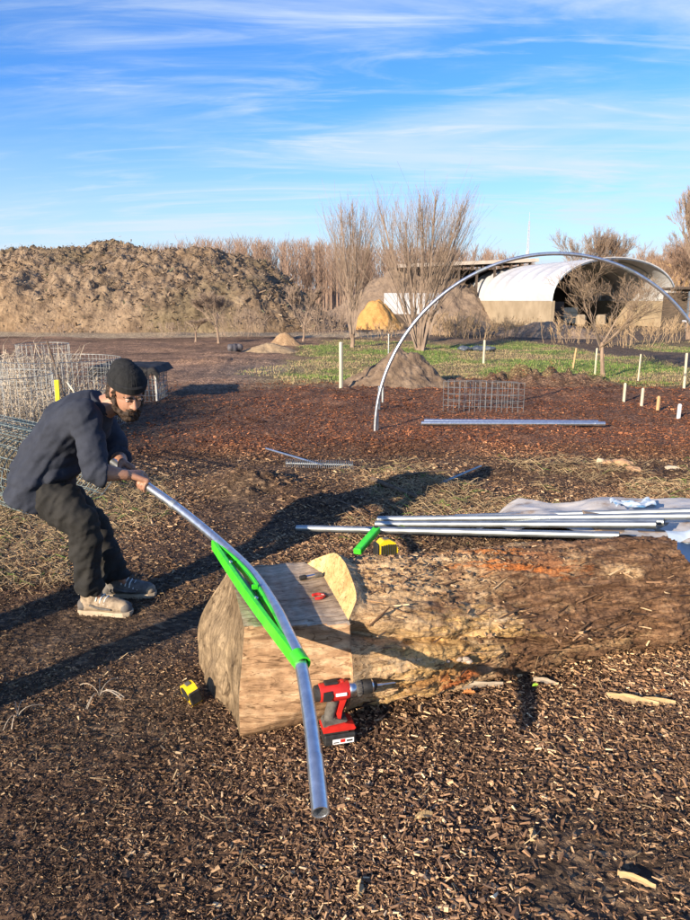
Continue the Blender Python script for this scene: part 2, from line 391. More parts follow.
def selB():
    x = rng.uniform(-3.4, -1.35); y = rng.uniform(3.7, 6.2)
    return (x, y) if x < -1.55+.4*vn(x*2, y*2) else (None, None)
straw('dead_grass', 4800, selB, .05, .17, 'pale dead grass behind the crouching worker', .05)
def selC():
    y = rng.uniform(1.3, 3.8); x = rng.uniform(-1, 1)*(y*.53+.4); return x, y
straw('straw_wisps', 170, selC, .02, .09, 'thin straw wisps lying on the near wood chips')
def grass(n):
    x = rng.uniform(-3, 22, n); y = 12.9+rng.random(n)**1.5*16; k = (np.abs(x) < y*.53+1)
    zz = zones(x, y); k &= (zz[:, 1] > zz[:, 0]*.78)
    x = x[k]; y = y[k]; N = len(x); z = H(x, y); isg = (zz[k][:, 1] > zz[k][:, 0])
    h = rng.uniform(.012, .05, N)*(1+.9*(rng.random(N) > .95)); a = rng.uniform(0, 2*PI, N); ln = h*rng.uniform(.2, .9, N)
    A = [((x[i], y[i], z[i]-.005), (x[i]+math.cos(a[i])*ln[i], y[i]+math.sin(a[i])*ln[i], z[i]+h[i]), .006, .001) for i in range(N)]
    g1 = np.array((.16, .25, .05)); g2 = np.array((.36, .28, .15)); f = np.where(isg, rng.random(N) < .74, rng.random(N) < .15)
    c = np.where(f[:, None], g1, g2)*rng.uniform(.6, 1.35, (N, 1))
    o = segs('grass', A, chip_m, cols=c); tag(o, 'green and straw coloured grass strip beside the track', 'grass', kind='stuff')
grass(75000)
# ------------------------------------------------------------------ the log
LO = Vector((-.36, 2.27, 0)); la = math.radians(14); LU = Vector((math.cos(la), math.sin(la), 0)); LV = Vector((-math.sin(la), math.cos(la), 0))
def toL(u, v, z): return LO + LU*u + LV*v + Vector((0, 0, z))
STEP = .375; LEN = 2.12; FLAT = .46
def log_mesh():
    us = np.concatenate([np.linspace(0, STEP-.001, 70), np.linspace(STEP+.001, LEN, 330)]); nth = 300
    th = np.linspace(0, 2*PI, nth, endpoint=False)
    Uu, T = np.meshgrid(us, th, indexing='ij')
    vc = np.interp(Uu, [0, .45, 1.2, 2.1], [.30, .31, .36, .43]); zc_ = np.interp(Uu, [0, .45, 1.2, 2.1], [.235, .24, .225, .205])
    R = np.interp(Uu, [0, .36, .45, 1.2, 1.9, 2.1], [.365, .345, .308, .275, .258, .235])
    dv, dz = np.cos(T), np.sin(T)      # v, z
    q = np.exp(-((np.angle(np.exp(1j*(T-2.4))))/.62)**2)    # front-top shoulder
    R = R + q*np.interp(Uu, [0, .36, .374, .376, .55, .9], [.10, .13, .13, .055, .03, .0])
    right = (Uu > STEP).astype(float)
    # rugged debarked surface on the right part
    big = fbm(Uu*1.8+3, np.sin(T)*1.6+dv*1.3+7, 3)*.05; gr = fbm(Uu*4.5, T*7.0+2, 4)*.022; fine = fbm(Uu*20, T*30, 4, .65)*.016
    ridge = -np.abs(vn(Uu*3.1+T*.8, T*9+fbm(Uu*3, T*3, 2)))*.030
    R = R + right*(.12+.88*sstep(STEP, STEP+.16, Uu))*(big+gr+ridge+fine+.012)-right*.012*(1-sstep(STEP, STEP+.25, Uu)) + (1-right)*(fbm(Uu*3, T*9, 3)*.006)
    away = sstep(STEP, STEP+.14, Uu)
    Tc = np.interp(Uu, [.38, .7, 1.1, 1.55, 1.9], [2.66, 2.86, 3.10, 3.45, 3.6])+.10*vn(Uu*4, 2)+.04*vn(Uu*14, 5)
    fade = right*(1-sstep(1.35, 1.75, Uu))
    R = R + fade*(.030*np.exp(-((T-Tc+.22)/.16)**2)*(.6+.4*away) - (.085+.03*vn(Uu*7, 9))*np.exp(-((T-Tc)/.060)**2) - .018*sstep(Tc, Tc+.10, T)*(1-sstep(Tc+.5, Tc+.9, T)))
    R = R + right*sstep(.45, .6, Uu)*.020*np.abs(fbm(Uu*7, T*26+fbm(Uu*4, T*4, 2)*4, 4, .6))*np.exp(-((T-3.5)/.8)**2)*2
    R = R + right*.085*np.exp(-((T-3.12)/.46)**2)*(1-sstep(.42, 1.15, Uu))
    # long hollow under the front shoulder
    R = R - right*.020*np.exp(-((T-3.75-.15*np.sin(Uu*3))/.17)**2)*sstep(.42, .6, Uu)*(1-sstep(1.3, 1.9, Uu))
    R = R + .02*right*np.exp(-((Uu-.75)/.22)**2-((T-2.6)/.3)**2)
    R = R + .05*np.exp(-((Uu-1.95)/.12)**2-((T-3.3)/.4)**2)*right
    t = R.copy()
    sawn = 1-right
    with np.errstate(divide='ignore', invalid='ignore'):
        top = np.where(dz > .02, (FLAT+.0015*np.sin(Uu*55+fbm(Uu*2, T, 2)*3)+.003*fbm(Uu*3, dv*3, 2)-zc_)/dz, 9)
        vf = -.07*Uu/.375; fr = np.where(dv < -.02, (vf+.005*fbm(Uu*5, T*18, 3)-vc)/dv, 9); bot = np.where(dz < -.02, (-.03-zc_)/dz, 9)
    t = np.where(sawn > .5, np.minimum(t, top), t); t = np.where(Uu < STEP+.06, np.where(sawn > .5, np.minimum(t, fr), t), t); t = np.minimum(t, bot)
    v = vc+dv*t; z = zc_+dz*t
    slant = -(.03+.125*sstep(0, .5, v))*(1-sstep(.12, .50, z))*(1-sstep(0, .3, Uu))
    u2 = Uu + slant + sawn*0 + (1-sawn)*0
    u2 = u2 + np.where(Uu < STEP, -.05*sstep(.40, .6, v)*(Uu/STEP)**6, -.05*sstep(.40, .6, v)*(1-sstep(STEP, STEP+.1, Uu)))
    u2 = u2 + right*.05*sstep(.455, .54, z)*(1-sstep(STEP, STEP+.16, Uu))
    u2 = u2 + .06*sstep(1.95, 2.12, Uu)*fbm(v*9, z*9, 3)
    P = np.stack([u2, v, z], -1); nu = len(us)
    V = P.reshape(-1, 3); idx = np.arange(nu*nth).reshape(nu, nth); nxt = np.roll(idx, -1, axis=1)
    F = np.stack([idx[:-1], idx[1:], nxt[1:], nxt[:-1]], -1).reshape(-1, 4)
    return V, F, P
LV_, LF_, LP = log_mesh()
def log_mat():
    m, nt, b = newmat('debarked_trunk'); L = nt.links
    tc = nd(nt, 'ShaderNodeTexCoord')
    mp = nd(nt, 'ShaderNodeMapping'); mp.inputs['Scale'].default_value = (1, 6, 6); L.new(tc.outputs['Object'], mp.inputs['Vector'])
    n = nd(nt, 'ShaderNodeTexNoise', Scale=5, Detail=9, Roughness=.65, Distortion=.6); L.new(mp.outputs[0], n.inputs['Vector'])
    pale = ramp(nt, [(.22, (.16, .09, .045)), (.38, (.50, .32, .16)), (.58, (.68, .48, .27)), (.8, (.80, .64, .42))]); L.new(n.outputs['Fac'], pale.inputs[0])
    dark = ramp(nt, [(.25, (.05, .027, .015)), (.43, (.15, .080, .043)), (.6, (.31, .18, .098)), (.8, (.56, .38, .22))]); L.new(n.outputs['Fac'], dark.inputs[0])
    big = nd(nt, 'ShaderNodeTexNoise', Scale=3.4, Detail=8, Roughness=.66); mp2 = nd(nt, 'ShaderNodeMapping'); mp2.inputs['Scale'].default_value = (.8, 1.7, 1.7); L.new(tc.outputs['Object'], mp2.inputs['Vector']); L.new(mp2.outputs[0], big.inputs['Vector'])
    sp_ = nd(nt, 'ShaderNodeSeparateXYZ'); L.new(tc.outputs['Object'], sp_.inputs[0])
    mr = nd(nt, 'ShaderNodeMapRange'); mr.inputs[1].default_value = .2; mr.inputs[2].default_value = 1.7; mr.inputs[3].default_value = -.17; mr.inputs[4].default_value = .15; L.new(sp_.outputs[0], mr.inputs[0])
    ad = nd(nt, 'ShaderNodeMath', operation='ADD'); L.new(big.outputs['Fac'], ad.inputs[0]); L.new(mr.outputs[0], ad.inputs[1])
    f = ramp(nt, [(.44, (0, 0, 0)), (.56, (1, 1, 1))]); L.new(ad.outputs[0], f.inputs[0])
    mx = nd(nt, 'ShaderNodeMix', data_type='RGBA'); L.new(f.outputs[0], mx.inputs['Factor']); L.new(pale.outputs[0], mx.inputs[6]); L.new(dark.outputs[0], mx.inputs[7])
    # orange rot stains at real spots on the trunk
    cur = mx.outputs[2]
    for (u, v, z, su, sv, c) in ((1.12, .36, .50, .24, .06, (.64, .25, .075)), (1.22, .22, .47, .34, .045, (.60, .20, .05)), (1.35, .30, .45, .12, .10, (.36, .17, .08)), (.85, .0, .24, .42, .09, (.68, .44, .18)), (.62, .05, .10, .26, .07, (.64, .41, .17)), (.62, .48, .50, .30, .10, (.56, .42, .24)), (1.05, .50, .48, .36, .09, (.68, .53, .32)), (1.65, .45, .42, .10, .05, (.40, .22, .12)), (.95, .42, .5, .16, .07, (.50, .27, .12)), (.75, .02, .16, .3, .04, (.48, .25, .09)), (.88, .06, .05, .1, .05, (.52, .16, .05))):
        sb = nd(nt, 'ShaderNodeVectorMath', operation='SUBTRACT'); sb.inputs[1].default_value = (u, v, z); L.new(tc.outputs['Object'], sb.inputs[0])
        ml = nd(nt, 'ShaderNodeVectorMath', operation='MULTIPLY'); ml.inputs[1].default_value = (1/su, 1/sv, 1/(sv*2.2)); L.new(sb.outputs[0], ml.inputs[0])
        ln = nd(nt, 'ShaderNodeVectorMath', operation='LENGTH'); L.new(ml.outputs[0], ln.inputs[0])
        a2 = nd(nt, 'ShaderNodeMath', operation='MULTIPLY_ADD'); a2.inputs[1].default_value = 2.8; L.new(n.outputs['Fac'], a2.inputs[0]); a2.inputs[2].default_value = -1.4
        a3 = nd(nt, 'ShaderNodeMath', operation='ADD'); L.new(ln.outputs['Value'], a3.inputs[0]); L.new(a2.outputs[0], a3.inputs[1])
        r_ = ramp(nt, [(.5, (.9, .9, .9)), (1.05, (0, 0, 0))]); L.new(a3.outputs[0], r_.inputs[0])
        k = nd(nt, 'ShaderNodeMix', data_type='RGBA'); L.new(r_.outputs[0], k.inputs['Factor']); L.new(cur, k.inputs[6]); k.inputs[7].default_value = (*c, 1); cur = k.outputs[2]
    fn = nd(nt, 'ShaderNodeTexNoise', Scale=55, Detail=7, Roughness=.75); L.new(tc.outputs['Object'], fn.inputs['Vector'])
    fr = ramp(nt, [(.32, (.30, .26, .23)), (.47, (.9, .9, .9)), (.68, (1.5, 1.42, 1.32))]); L.new(fn.outputs['Fac'], fr.inputs[0])
    k = nd(nt, 'ShaderNodeMix', data_type='RGBA', blend_type='MULTIPLY'); k.inputs['Factor'].default_value = .65; L.new(cur, k.inputs[6]); L.new(fr.outputs[0], k.inputs[7])
    fs = nd(nt, 'ShaderNodeTexNoise', Scale=4.5, Detail=5, Distortion=1.5); mf = nd(nt, 'ShaderNodeMapping'); mf.inputs['Scale'].default_value = (1, 5, 7); L.new(tc.outputs['Object'], mf.inputs['Vector']); L.new(mf.outputs[0], fs.inputs['Vector'])
    fsr = ramp(nt, [(.47, (1, 1, 1)), (.495, (.18, .13, .10)), (.505, (.18, .13, .10)), (.53, (1, 1, 1))]); L.new(fs.outputs['Fac'], fsr.inputs[0])
    kf = nd(nt, 'ShaderNodeMix', data_type='RGBA', blend_type='MULTIPLY'); kf.inputs['Factor'].default_value = .75; L.new(k.outputs[2], kf.inputs[6]); L.new(fsr.outputs[0], kf.inputs[7])
    L.new(kf.outputs[2], b.inputs['Base Color']); b.inputs['Roughness'].default_value = .8; b.inputs['Specular IOR Level'].default_value = .25
    b1 = nd(nt, 'ShaderNodeBump', Strength=1, Distance=.022); L.new(n.outputs['Fac'], b1.inputs['Height'])
    b2 = nd(nt, 'ShaderNodeBump', Strength=1, Distance=.010); L.new(fn.outputs['Fac'], b2.inputs['Height']); L.new(b1.outputs[0], b2.inputs['Normal']); L.new(b2.outputs[0], b.inputs['Normal'])
    return m
def sawn_mat(name, c0, c1, c2, axis_scale, rings=False, sc=7):
    m, nt, b = newmat(name); L = nt.links; tc = nd(nt, 'ShaderNodeTexCoord')
    mp = nd(nt, 'ShaderNodeMapping'); mp.inputs['Scale'].default_value = axis_scale; L.new(tc.outputs['Object'], mp.inputs['Vector'])
    n = nd(nt, 'ShaderNodeTexNoise', Scale=sc, Detail=8, Roughness=.6, Distortion=.3); L.new(mp.outputs[0], n.inputs['Vector'])
    r = ramp(nt, [(.28, c0), (.5, c1), (.72, c2)]); L.new(n.outputs['Fac'], r.inputs[0]); out = r.outputs[0]
    w = nd(nt, 'ShaderNodeTexWave', wave_type='RINGS' if rings else 'BANDS', Scale=9 if rings else 5, Distortion=5.0 if rings else 9.0, Detail=6)
    w.inputs['Detail Scale'].default_value = 1.6
    if rings: w.rings_direction = 'X'; mp3 = nd(nt, 'ShaderNodeMapping'); mp3.inputs['Location'].default_value = (0, -.33, -.26); L.new(tc.outputs['Object'], mp3.inputs['Vector']); L.new(mp3.outputs[0], w.inputs['Vector'])
    else: w.bands_direction = 'X'; L.new(tc.outputs['Object'], w.inputs['Vector'])
    wr = ramp(nt, [(0, (.88, .87, .86)), (1, (1.07, 1.06, 1.05))]); L.new(w.outputs['Fac'], wr.inputs[0])
    k = nd(nt, 'ShaderNodeMix', data_type='RGBA', blend_type='MULTIPLY'); k.inputs['Factor'].default_value = .8; L.new(out, k.inputs[6]); L.new(wr.outputs[0], k.inputs[7])
    f = nd(nt, 'ShaderNodeTexNoise', Scale=2.6, Detail=6, Roughness=.7); L.new(tc.outputs['Object'], f.inputs['Vector']); fr = ramp(nt, [(.35, (.60, .56, .50)), (.6, (1.1, 1.1, 1.1))]); L.new(f.outputs['Fac'], fr.inputs[0])
    k2 = nd(nt, 'ShaderNodeMix', data_type='RGBA', blend_type='MULTIPLY'); k2.inputs['Factor'].default_value = 1; L.new(k.outputs[2], k2.inputs[6]); L.new(fr.outputs[0], k2.inputs[7])
    L.new(k2.outputs[2], b.inputs['Base Color']); b.inputs['Roughness'].default_value = .82; b.inputs['Specular IOR Level'].default_value = .2
    g_ = nd(nt, 'ShaderNodeTexNoise', Scale=70, Detail=6, Roughness=.75); mg = nd(nt, 'ShaderNodeMapping'); mg.inputs['Scale'].default_value = (.45, 1, 1) if not rings else (1, 1, 1); L.new(tc.outputs['Object'], mg.inputs['Vector']); L.new(mg.outputs[0], g_.inputs['Vector'])
    gr_ = ramp(nt, [(.30, (.45, .42, .40)), (.48, (1, 1, 1)), (.72, (1.25, 1.22, 1.2))]); L.new(g_.outputs['Fac'], gr_.inputs[0])
    k3 = nd(nt, 'ShaderNodeMix', data_type='RGBA', blend_type='MULTIPLY'); k3.inputs['Factor'].default_value = .85; L.new(k2.outputs[2], k3.inputs[6]); L.new(gr_.outputs[0], k3.inputs[7])
    vc_ = nd(nt, 'ShaderNodeTexNoise', Scale=2.2, Detail=3, Distortion=1.2); mv = nd(nt, 'ShaderNodeMapping'); mv.inputs['Scale'].default_value = (.8, 7, 9) if not rings else (2, 3, 1.2); L.new(tc.outputs['Object'], mv.inputs['Vector']); L.new(mv.outputs[0], vc_.inputs['Vector'])
    cr = ramp(nt, [(.485, (1, 1, 1)), (.497, (.30, .26, .22)), (.503, (.30, .26, .22)), (.515, (1, 1, 1))]); L.new(vc_.outputs['Fac'], cr.inputs[0])
    k4 = nd(nt, 'ShaderNodeMix', data_type='RGBA', blend_type='MULTIPLY'); k4.inputs['Factor'].default_value = .8; L.new(k3.outputs[2], k4.inputs[6]); L.new(cr.outputs[0], k4.inputs[7])
    L.new(k4.outputs[2], b.inputs['Base Color'])
    bp = nd(nt, 'ShaderNodeBump', Strength=.8, Distance=.006); L.new(n.outputs['Fac'], bp.inputs['Height'])
    b0_ = nd(nt, 'ShaderNodeBump', Strength=.7, Distance=.003); L.new(g_.outputs['Fac'], b0_.inputs['Height']); L.new(b0_.outputs[0], bp.inputs['Normal']); b2 = nd(nt, 'ShaderNodeBump', Strength=.25, Distance=.004); L.new(w.outputs['Fac'], b2.inputs['Height']); L.new(bp.outputs[0], b2.inputs['Normal']); L.new(b2.outputs[0], b.inputs['Normal'])
    return m
lm = log_mat()
m_end = sawn_mat('weathered_end_grain', (.10, .072, .044), (.20, .148, .09), (.34, .255, .155), (1, 2.6, 2.6), True)
m_top = sawn_mat('sawn_flat_grey', (.30, .22, .15), (.44, .35, .25), (.56, .48, .37), (1.2, 12, 12), sc=3)
m_step = sawn_mat('fresh_sawn_yellow', (.50, .33, .13), (.64, .45, .20), (.74, .56, .29), (3, 2, 2))
m_front = sawn_mat('sawn_front_brown', (.15, .085, .045), (.40, .255, .145), (.62, .46, .29), (1.2, 5, 7), sc=4.5)
logt = empty('felled_log', LO, la); tag(logt, 'big debarked log with a sawn flat notch at its left end', 'log')
nth = LP.shape[1]; nu0 = 70
# split the shell into: wood shell (right), sawn part left (top / front by face), plus end caps as own parts
fc = LP.reshape(-1, 3)[LF_].mean(1); quad_u = np.repeat(np.arange(LP.shape[0]-1), nth)
bridge = quad_u == nu0-1
right_f = quad_u >= nu0; left_f = quad_u < nu0-1
vv = LP.reshape(-1, 3); e1 = vv[LF_[:, 1]]-vv[LF_[:, 0]]; e2 = vv[LF_[:, 3]]-vv[LF_[:, 0]]; nrm = np.cross(e1, e2); nrm /= np.linalg.norm(nrm, axis=1, keepdims=True)+1e-12
topf = left_f & (np.abs(nrm[:, 2]) > .93) & (fc[:, 2] > FLAT-.012)
def sub(name, mask, m, smooth=True):
    f = LF_[mask]; u_, inv = np.unique(f, return_inverse=True); return mesh_obj(name, vv[u_], inv.reshape(f.shape), m, logt, smooth)
sub('trunk', right_f, lm); sub('sawn_flat_top', topf, m_top); sub('sawn_side', (left_f & ~topf) | (bridge & (fc[:, 2] < FLAT-.012)), m_front); sub('sawn_step', bridge & (fc[:, 2] >= FLAT-.012), m_step, False)
def capm(name, ring, m, flip, bulge):
    """end cap as concentric rings so that it can be uneven"""
    c = ring.mean(0); K = 40; vs = []
    for k in range(K+1):
        s_ = 1-k/K; p = c+(ring-c)*s_
        p = p.copy(); p[:, 0] += bulge*(fbm(p[:, 1]*5+3, p[:, 2]*5, 4)*(1-s_**8)); vs.append(p)
    n = len(ring); V = np.concatenate(vs); ix = np.arange((K+1)*n).reshape(K+1, n); nx_ = np.roll(ix, -1, 1)
    F = np.stack([ix[:-1], ix[1:], nx_[1:], nx_[:-1]], -1).reshape(-1, 4)
    return mesh_obj(name, V, F, m, logt, True)
capm('end_grain', LP[0], m_end, False, .012); capm('far_end', LP[-1], lm, True, .05)
def log_surf(u, v):
    """height of the trunk's top at local u, v (right part)"""
    i = np.argmin(np.abs(LP[:, 0, 0]-u)); r = LP[i]; up = r[:, 2] > .2; j = np.argmin(np.abs(r[:, 1]-v)+(~up)*9); return r[j, 2]
# bark and chips lying on the log's top
N = 1500; uu = rng.beta(1.3, 2.2, N)*1.5+.43; vv2 = rng.uniform(.0, .55, N); k = (vn(uu*3, vv2*6) + .25*(1-uu)) > -.12; uu = uu[k]; vv2 = vv2[k]; N = len(uu)
zz = np.array([log_surf(a, b) for a, b in zip(uu, vv2)])+.004
L_ = rng.uniform(.007, .024, N); w_ = L_*rng.uniform(.3, .7, N)
o = chips('bark_crumbs', np.stack([uu, vv2, zz], 1), L_, w_, w_*.3, rng.uniform(0, 2*PI, N), rng.normal(0, .25, N), rng.normal(0, .4, N), pick(N, [.10, .17, .25, .24, .16, .08]), chip_m)
o.location = LO; o.rotation_euler = (0, 0, la); tag(o, 'bark crumbs and chips scattered on top of the log', 'bark crumbs', kind='stuff')
# peeling splinters along the front of the trunk
N = 150; uu = rng.uniform(.45, 2.05, N); jj = rng.integers(100, 185, N); P = []
for a, j in zip(uu, jj): i = np.argmin(np.abs(LP[:, 0, 0]-a)); P.append(LP[i, j])
P = np.array(P); L_ = rng.uniform(.03, .13, N); w_ = rng.uniform(.003, .011, N)
o = chips('peeling_splinters', P+np.array([0, -.004, .002]), L_, w_, w_*.5, rng.normal(0, .35, N), rng.normal(0, .3, N), rng.normal(.8, .5, N), pick(N, [.15, .2, .25, .2, .12, .08]), chip_m, logt); tag(o, kind='stuff')
# ------------------------------------------------------------------ bent tube and green bender
def catmull(P, n=8):
    P = [Vector(p) for p in P]; P = [P[0]*2-P[1]]+P+[P[-1]*2-P[-2]]; out = []
    for i in range(1, len(P)-2):
        for k in range(n):
            t = k/n; a, b, c, d = P[i-1:i+3]
            out.append(.5*((2*b)+(c-a)*t+(2*a-5*b+4*c-d)*t*t+(-a+3*b-3*c+d)*t**3))
    out.append(P[-2]); return out
tube_ctrl = [(113, 462, .79), (150, 488, .70), (182, 511, .625), (222, 544, .540), (252, 573, .511), (274, 605, .503), (290, 637, .496), (300, 661, .485), (309, 712, .462), (315, 760, .44), (320.5, 812, .405)]
TP = catmull([W(*c) for c in tube_ctrl], 8)
bt = empty('bent_tube', TP[-1]); tag(bt, 'galvanised steel tube being bent over the green bender and held by the worker', 'tube')
off = -TP[-1]
MB().pipe([p+off for p in TP], .0205, .0180, 24).build('tube_wall', galv, bt, True, fix=False)
MB().ring([TP[-9]+off, TP[-8]+off], .0222, 20).ring([TP[-28]+off, TP[-27]+off], .0212, 20)
mb = MB()
for i0 in (82-14,): pass
a = TP[-6]; b_ = TP[-1]; d_ = (b_-a).normalized()
MB().pipe([b_-d_*.155+off, b_+off+d_*.002], .0218, .0185, 24).build('swaged_end', galv, bt, True, fix=False)
MB().ring([b_-d_*.06+off, b_-d_*.058+off], .0178, 20).build('bore_shade', bore_shade, bt)  # dark disc painted in for the shade inside the tube
t_ = TP[14]; dd = (TP[15]-TP[13]).normalized()
MB().pipe([t_-dd*.014+off, t_+dd*.014+off], .0222, .0208, 20).build('crimp_mark', galv_dull, bt, True, fix=False)
# bender: plane of three points, local axes along the chord
A0 = W(214, 544, .525); B0 = W(296, 659, .474)
seg_t = [p for p in TP if A0.y+.02 > p.y > B0.y-.02]
ch = (B0-A0); Lc = ch.length; ex = ch.normalized(); ezv = Vector((0, 0, 1)); ey = ezv.cross(ex).normalized(); ez = ex.cross(ey).normalized()
bend = empty('tube_bender', A0); tag(bend, 'bright green bow shaped tube bender fixed on the sawn log end', 'tube bender')
bend.rotation_euler = Matrix((ex, ey, ez)).transposed().to_euler()
inv = Matrix((ex, ey, ez))
loc = [inv @ (p-A0) for p in seg_t]; sgn = 1 if sum(p.y for p in loc) > 0 else -1
loc = [(p.x, p.y-sgn*.021, p.z) for p in loc]; 
arc = [(0.0, sgn*.010)]+[(x, y) for (x, y, z) in loc if .04 < x < Lc-.04]+[(Lc, sgn*.012)]
def band(pts, w0, w1, h0, h1, m, name):
    """flat bar following pts: thickness w in the plane, height h"""
    mb = MB(); n = len(pts); V = []; F = []
    for i, (x, y) in enumerate(pts):
        q = Vector(pts[min(i+1, n-1)])-Vector(pts[max(i-1, 0)]); q.normalize(); nx_, ny_ = -q.y, q.x
        for (w, h) in ((w0, h0), (w1, h0), (w1, h1), (w0, h1)): V.append((x+nx_*w, y+ny_*w, h))
    for i in range(n-1):
        for k in range(4): F.append((i*4+k, i*4+(k+1) % 4, (i+1)*4+(k+1) % 4, (i+1)*4+k))
    F += [(3, 2, 1, 0), tuple((n-1)*4+k for k in range(4))]
    return mb.add(V, F).build(name, m, bend)
zb = -.012
band(arc, -.004, .004, zb-.004, .024, green, 'curved_flange')
st = [(x, -sgn*(.004+.008*math.sin(PI*min(1, max(0, x/Lc))))) for x in np.linspace(0, Lc, 24)]
band(st, -.007, .007, zb-.012, .026, green, 'straight_flange')
# web plate with a long lens-shaped slot, split by one brace
def interp_arc(x):
    return float(np.interp(x, [p[0] for p in arc], [p[1] for p in arc]))
def interp_st(x): return float(np.interp(x, [p[0] for p in st], [p[1] for p in st]))
mb = MB(); xsn = np.linspace(.01, Lc-.01, 60)
def web(flo, fhi, x0, x1):
    V = []; F = []; q = [x for x in xsn if x0 <= x <= x1]
    for x in q:
        lo, hi = flo(x), fhi(x)
        for (y, z) in ((lo, .010), (hi, .010), (hi, .016), (lo, .016)): V.append((x, y, z))
    for i in range(len(q)-1):
        for k in range(4): F.append((i*4+k, i*4+(k+1) % 4, (i+1)*4+(k+1) % 4, (i+1)*4+k))
    F += [(3, 2, 1, 0), tuple((len(q)-1)*4+k for k in range(4))]; mb.add(V, F)
def slot_lo(x): a_, b_ = interp_st(x), interp_arc(x); return a_+(b_-a_)*.42
def slot_hi(x): a_, b_ = interp_st(x), interp_arc(x); return a_+(b_-a_)*.86
web(interp_st, slot_lo, 0, Lc); web(slot_hi, interp_arc, 0, Lc); web(interp_st, interp_arc, 0, Lc*.17); web(interp_st, interp_arc, Lc*.84, Lc)
xm = Lc*.52; web(slot_lo, slot_hi, xm-.012, xm+.012)
mb.build('web_plate', green_shaded, bend)
mb = MB().box((Lc*.52, (slot_lo(xm)+slot_hi(xm))/2, .027), (.007, abs(slot_hi(xm)-slot_lo(xm)), .020)); mb.build('brace', green, bend)
for fx in (.26, .60):
    x = Lc*fx; y = (interp_st(x)+slot_lo(x))/2
    MB().ring([(x, y, .0165), (x, y, .024)], .011, 6).ring([(x, y, .024), (x, y, .0285)], .005, 10).build('bolt', steel, bend)
te = inv @ (W(300, 660, .49)-A0)
MB().pipe([te+Vector((-.030, 0, .0)), te+Vector((.022, 0, -.004))], .0275, .0225, 22).build('tube_clamp', green, bend, True, fix=False)
# foot that carries the tool on the log: wooden-screwed steel plate down to the flat
pm = inv @ (toL(.17, .33, FLAT)-A0)
MB().box((Lc*.47, sgn*.022, (zb-.006+pm.z)/2-.004), (.16, .035, max(.02, abs(zb-.004-pm.z)-.004)), bev=.003).build('mounting_foot', green_shaded, bend)
# ------------------------------------------------------------------ stacked tubes behind the log, their support and the sheet
def straight_tube(name, a, b, lab, r=.021, m=galv_dull, group=None, sag=.0):
    t = empty(name, a); n = 14; pts = [(b-a)*(i/n)+Vector((0, 0, -sag*math.sin(PI*i/n))) for i in range(n+1)]
    MB().pipe(pts, r, r*.86, 20).build('tube_wall', m, t, True, fix=False)
    d = (b-a).normalized()
    MB().pipe([pts[-1]-d*.13, pts[-1]+d*.002], r*1.07, r*.88, 20).build('collar', m, t, True, fix=False)
    MB().ring([pts[-1]-d*.03, pts[-1]-d*.028], r*.84, 16).build('bore_shade', bore_shade, t); tag(t, lab, 'tube', group); return t  # dark disc stands in for the shade inside the tube end
GT = 'galvanised tubes laid out behind the log'
straight_tube('steel_tube', W(297, 528, .04), W(619, 535.5, .30), 'nearest galvanised tube of the pile, its left end reaching furthest left', group=GT)
straight_tube('steel_tube', W(376, 524, .035), W(656, 524.5, .34), 'second galvanised tube from the log, its open end over the sheet', group=GT)
straight_tube('steel_tube', W(440, 522, .045), W(664, 522.0, .32), 'galvanised tube in the middle of the pile with paired open end', group=GT)
straight_tube('steel_tube', W(378, 519, .045), W(694, 516, .33), 'galvanised tube ending just past the right end of the log', group=GT)
straight_tube('steel_tube', W(455, 517, .05), W(760, 509, .33), 'furthest galvanised tube of the pile lying on the grey sheet', group=GT)
plank_m = M('old_planks', [(.3, (.16, .115, .08)), (.7, (.34, .26, .18))], 6, .85, .4, .003, (.6, 6, 6))
pl = empty('plank_stack', W(640, 540, .1)); pl.location.z = 0; c0 = pl.location.copy()
tag(pl, 'low stack of old brown planks under the grey sheet at the log end', 'plank stack')
for k, (dy, dz, w) in enumerate([(-.18, .06, .2), (.06, .06, .2), (.30, .06, .2), (-.14, .155, .2), (.12, .155, .22)]):
    MB().box((.22+.02*k, dy+.1, dz), (1.15, w, .09), bev=.004).build('plank', plank_m, pl)
def sheet(name, fn, nu, nv, m, parent=None, th=.003):
    V = []; 
    for j in range(nv+1):
        for i in range(nu+1): V.append(fn(i/nu, j/nv))
    n = len(V); V2 = V+[Vector(v)-Vector((0, 0, th)) for v in V]; F = []
    for j in range(nv):
        for i in range(nu):
            a = j*(nu+1)+i; F.append((a, a+1, a+nu+2, a+nu+1)); F.append((n+a+nu+1, n+a+nu+2, n+a+1, n+a))
    return V2, F
tarp_m = M('grey_tarpaulin', [(.36, (.28, .21, .15)), (.46, (.45, .42, .38)), (.7, (.58, .56, .53))], 4.5, .62, .5, .01, spec=.5, rvar=.1)
q00, q10, q11, q01 = W(470, 522, .12), W(735, 548, .235), W(765, 494, .25), W(497, 503, .10)
def shf(a, b):
    p = (q00*(1-a)+q10*a)*(1-b)+(q01*(1-a)+q11*a)*b
    p = p+Vector((0, 0, .028*float(fbm(a*7+1, b*5, 3))+.012*math.sin(a*22+b*6)))
    if a < .12: p.z -= .12*(1-a/.12)**2*.8
    p.y += .05*math.sin(a*17)*b+.02*float(fbm(a*30, 3, 2)); return p
V, F = sheet('tarp', shf, 90, 34, tarp_m); ta = mesh_obj('tarpaulin', V, F, tarp_m, None, True); tag(ta, 'crumpled grey tarpaulin under the pile of tubes', 'tarpaulin')
mud = M('mud_patches', [(.3, (.30, .22, .14)), (.7, (.5, .42, .3))], 9, .9, .3)
blue_m = M('blue_white_film', [(.40, (.14, .32, .50)), (.5, (.5, .56, .6)), (.6, (.5, .56, .6)), (.66, (.16, .34, .52))], 14, .3, .4, .006, spec=.6)
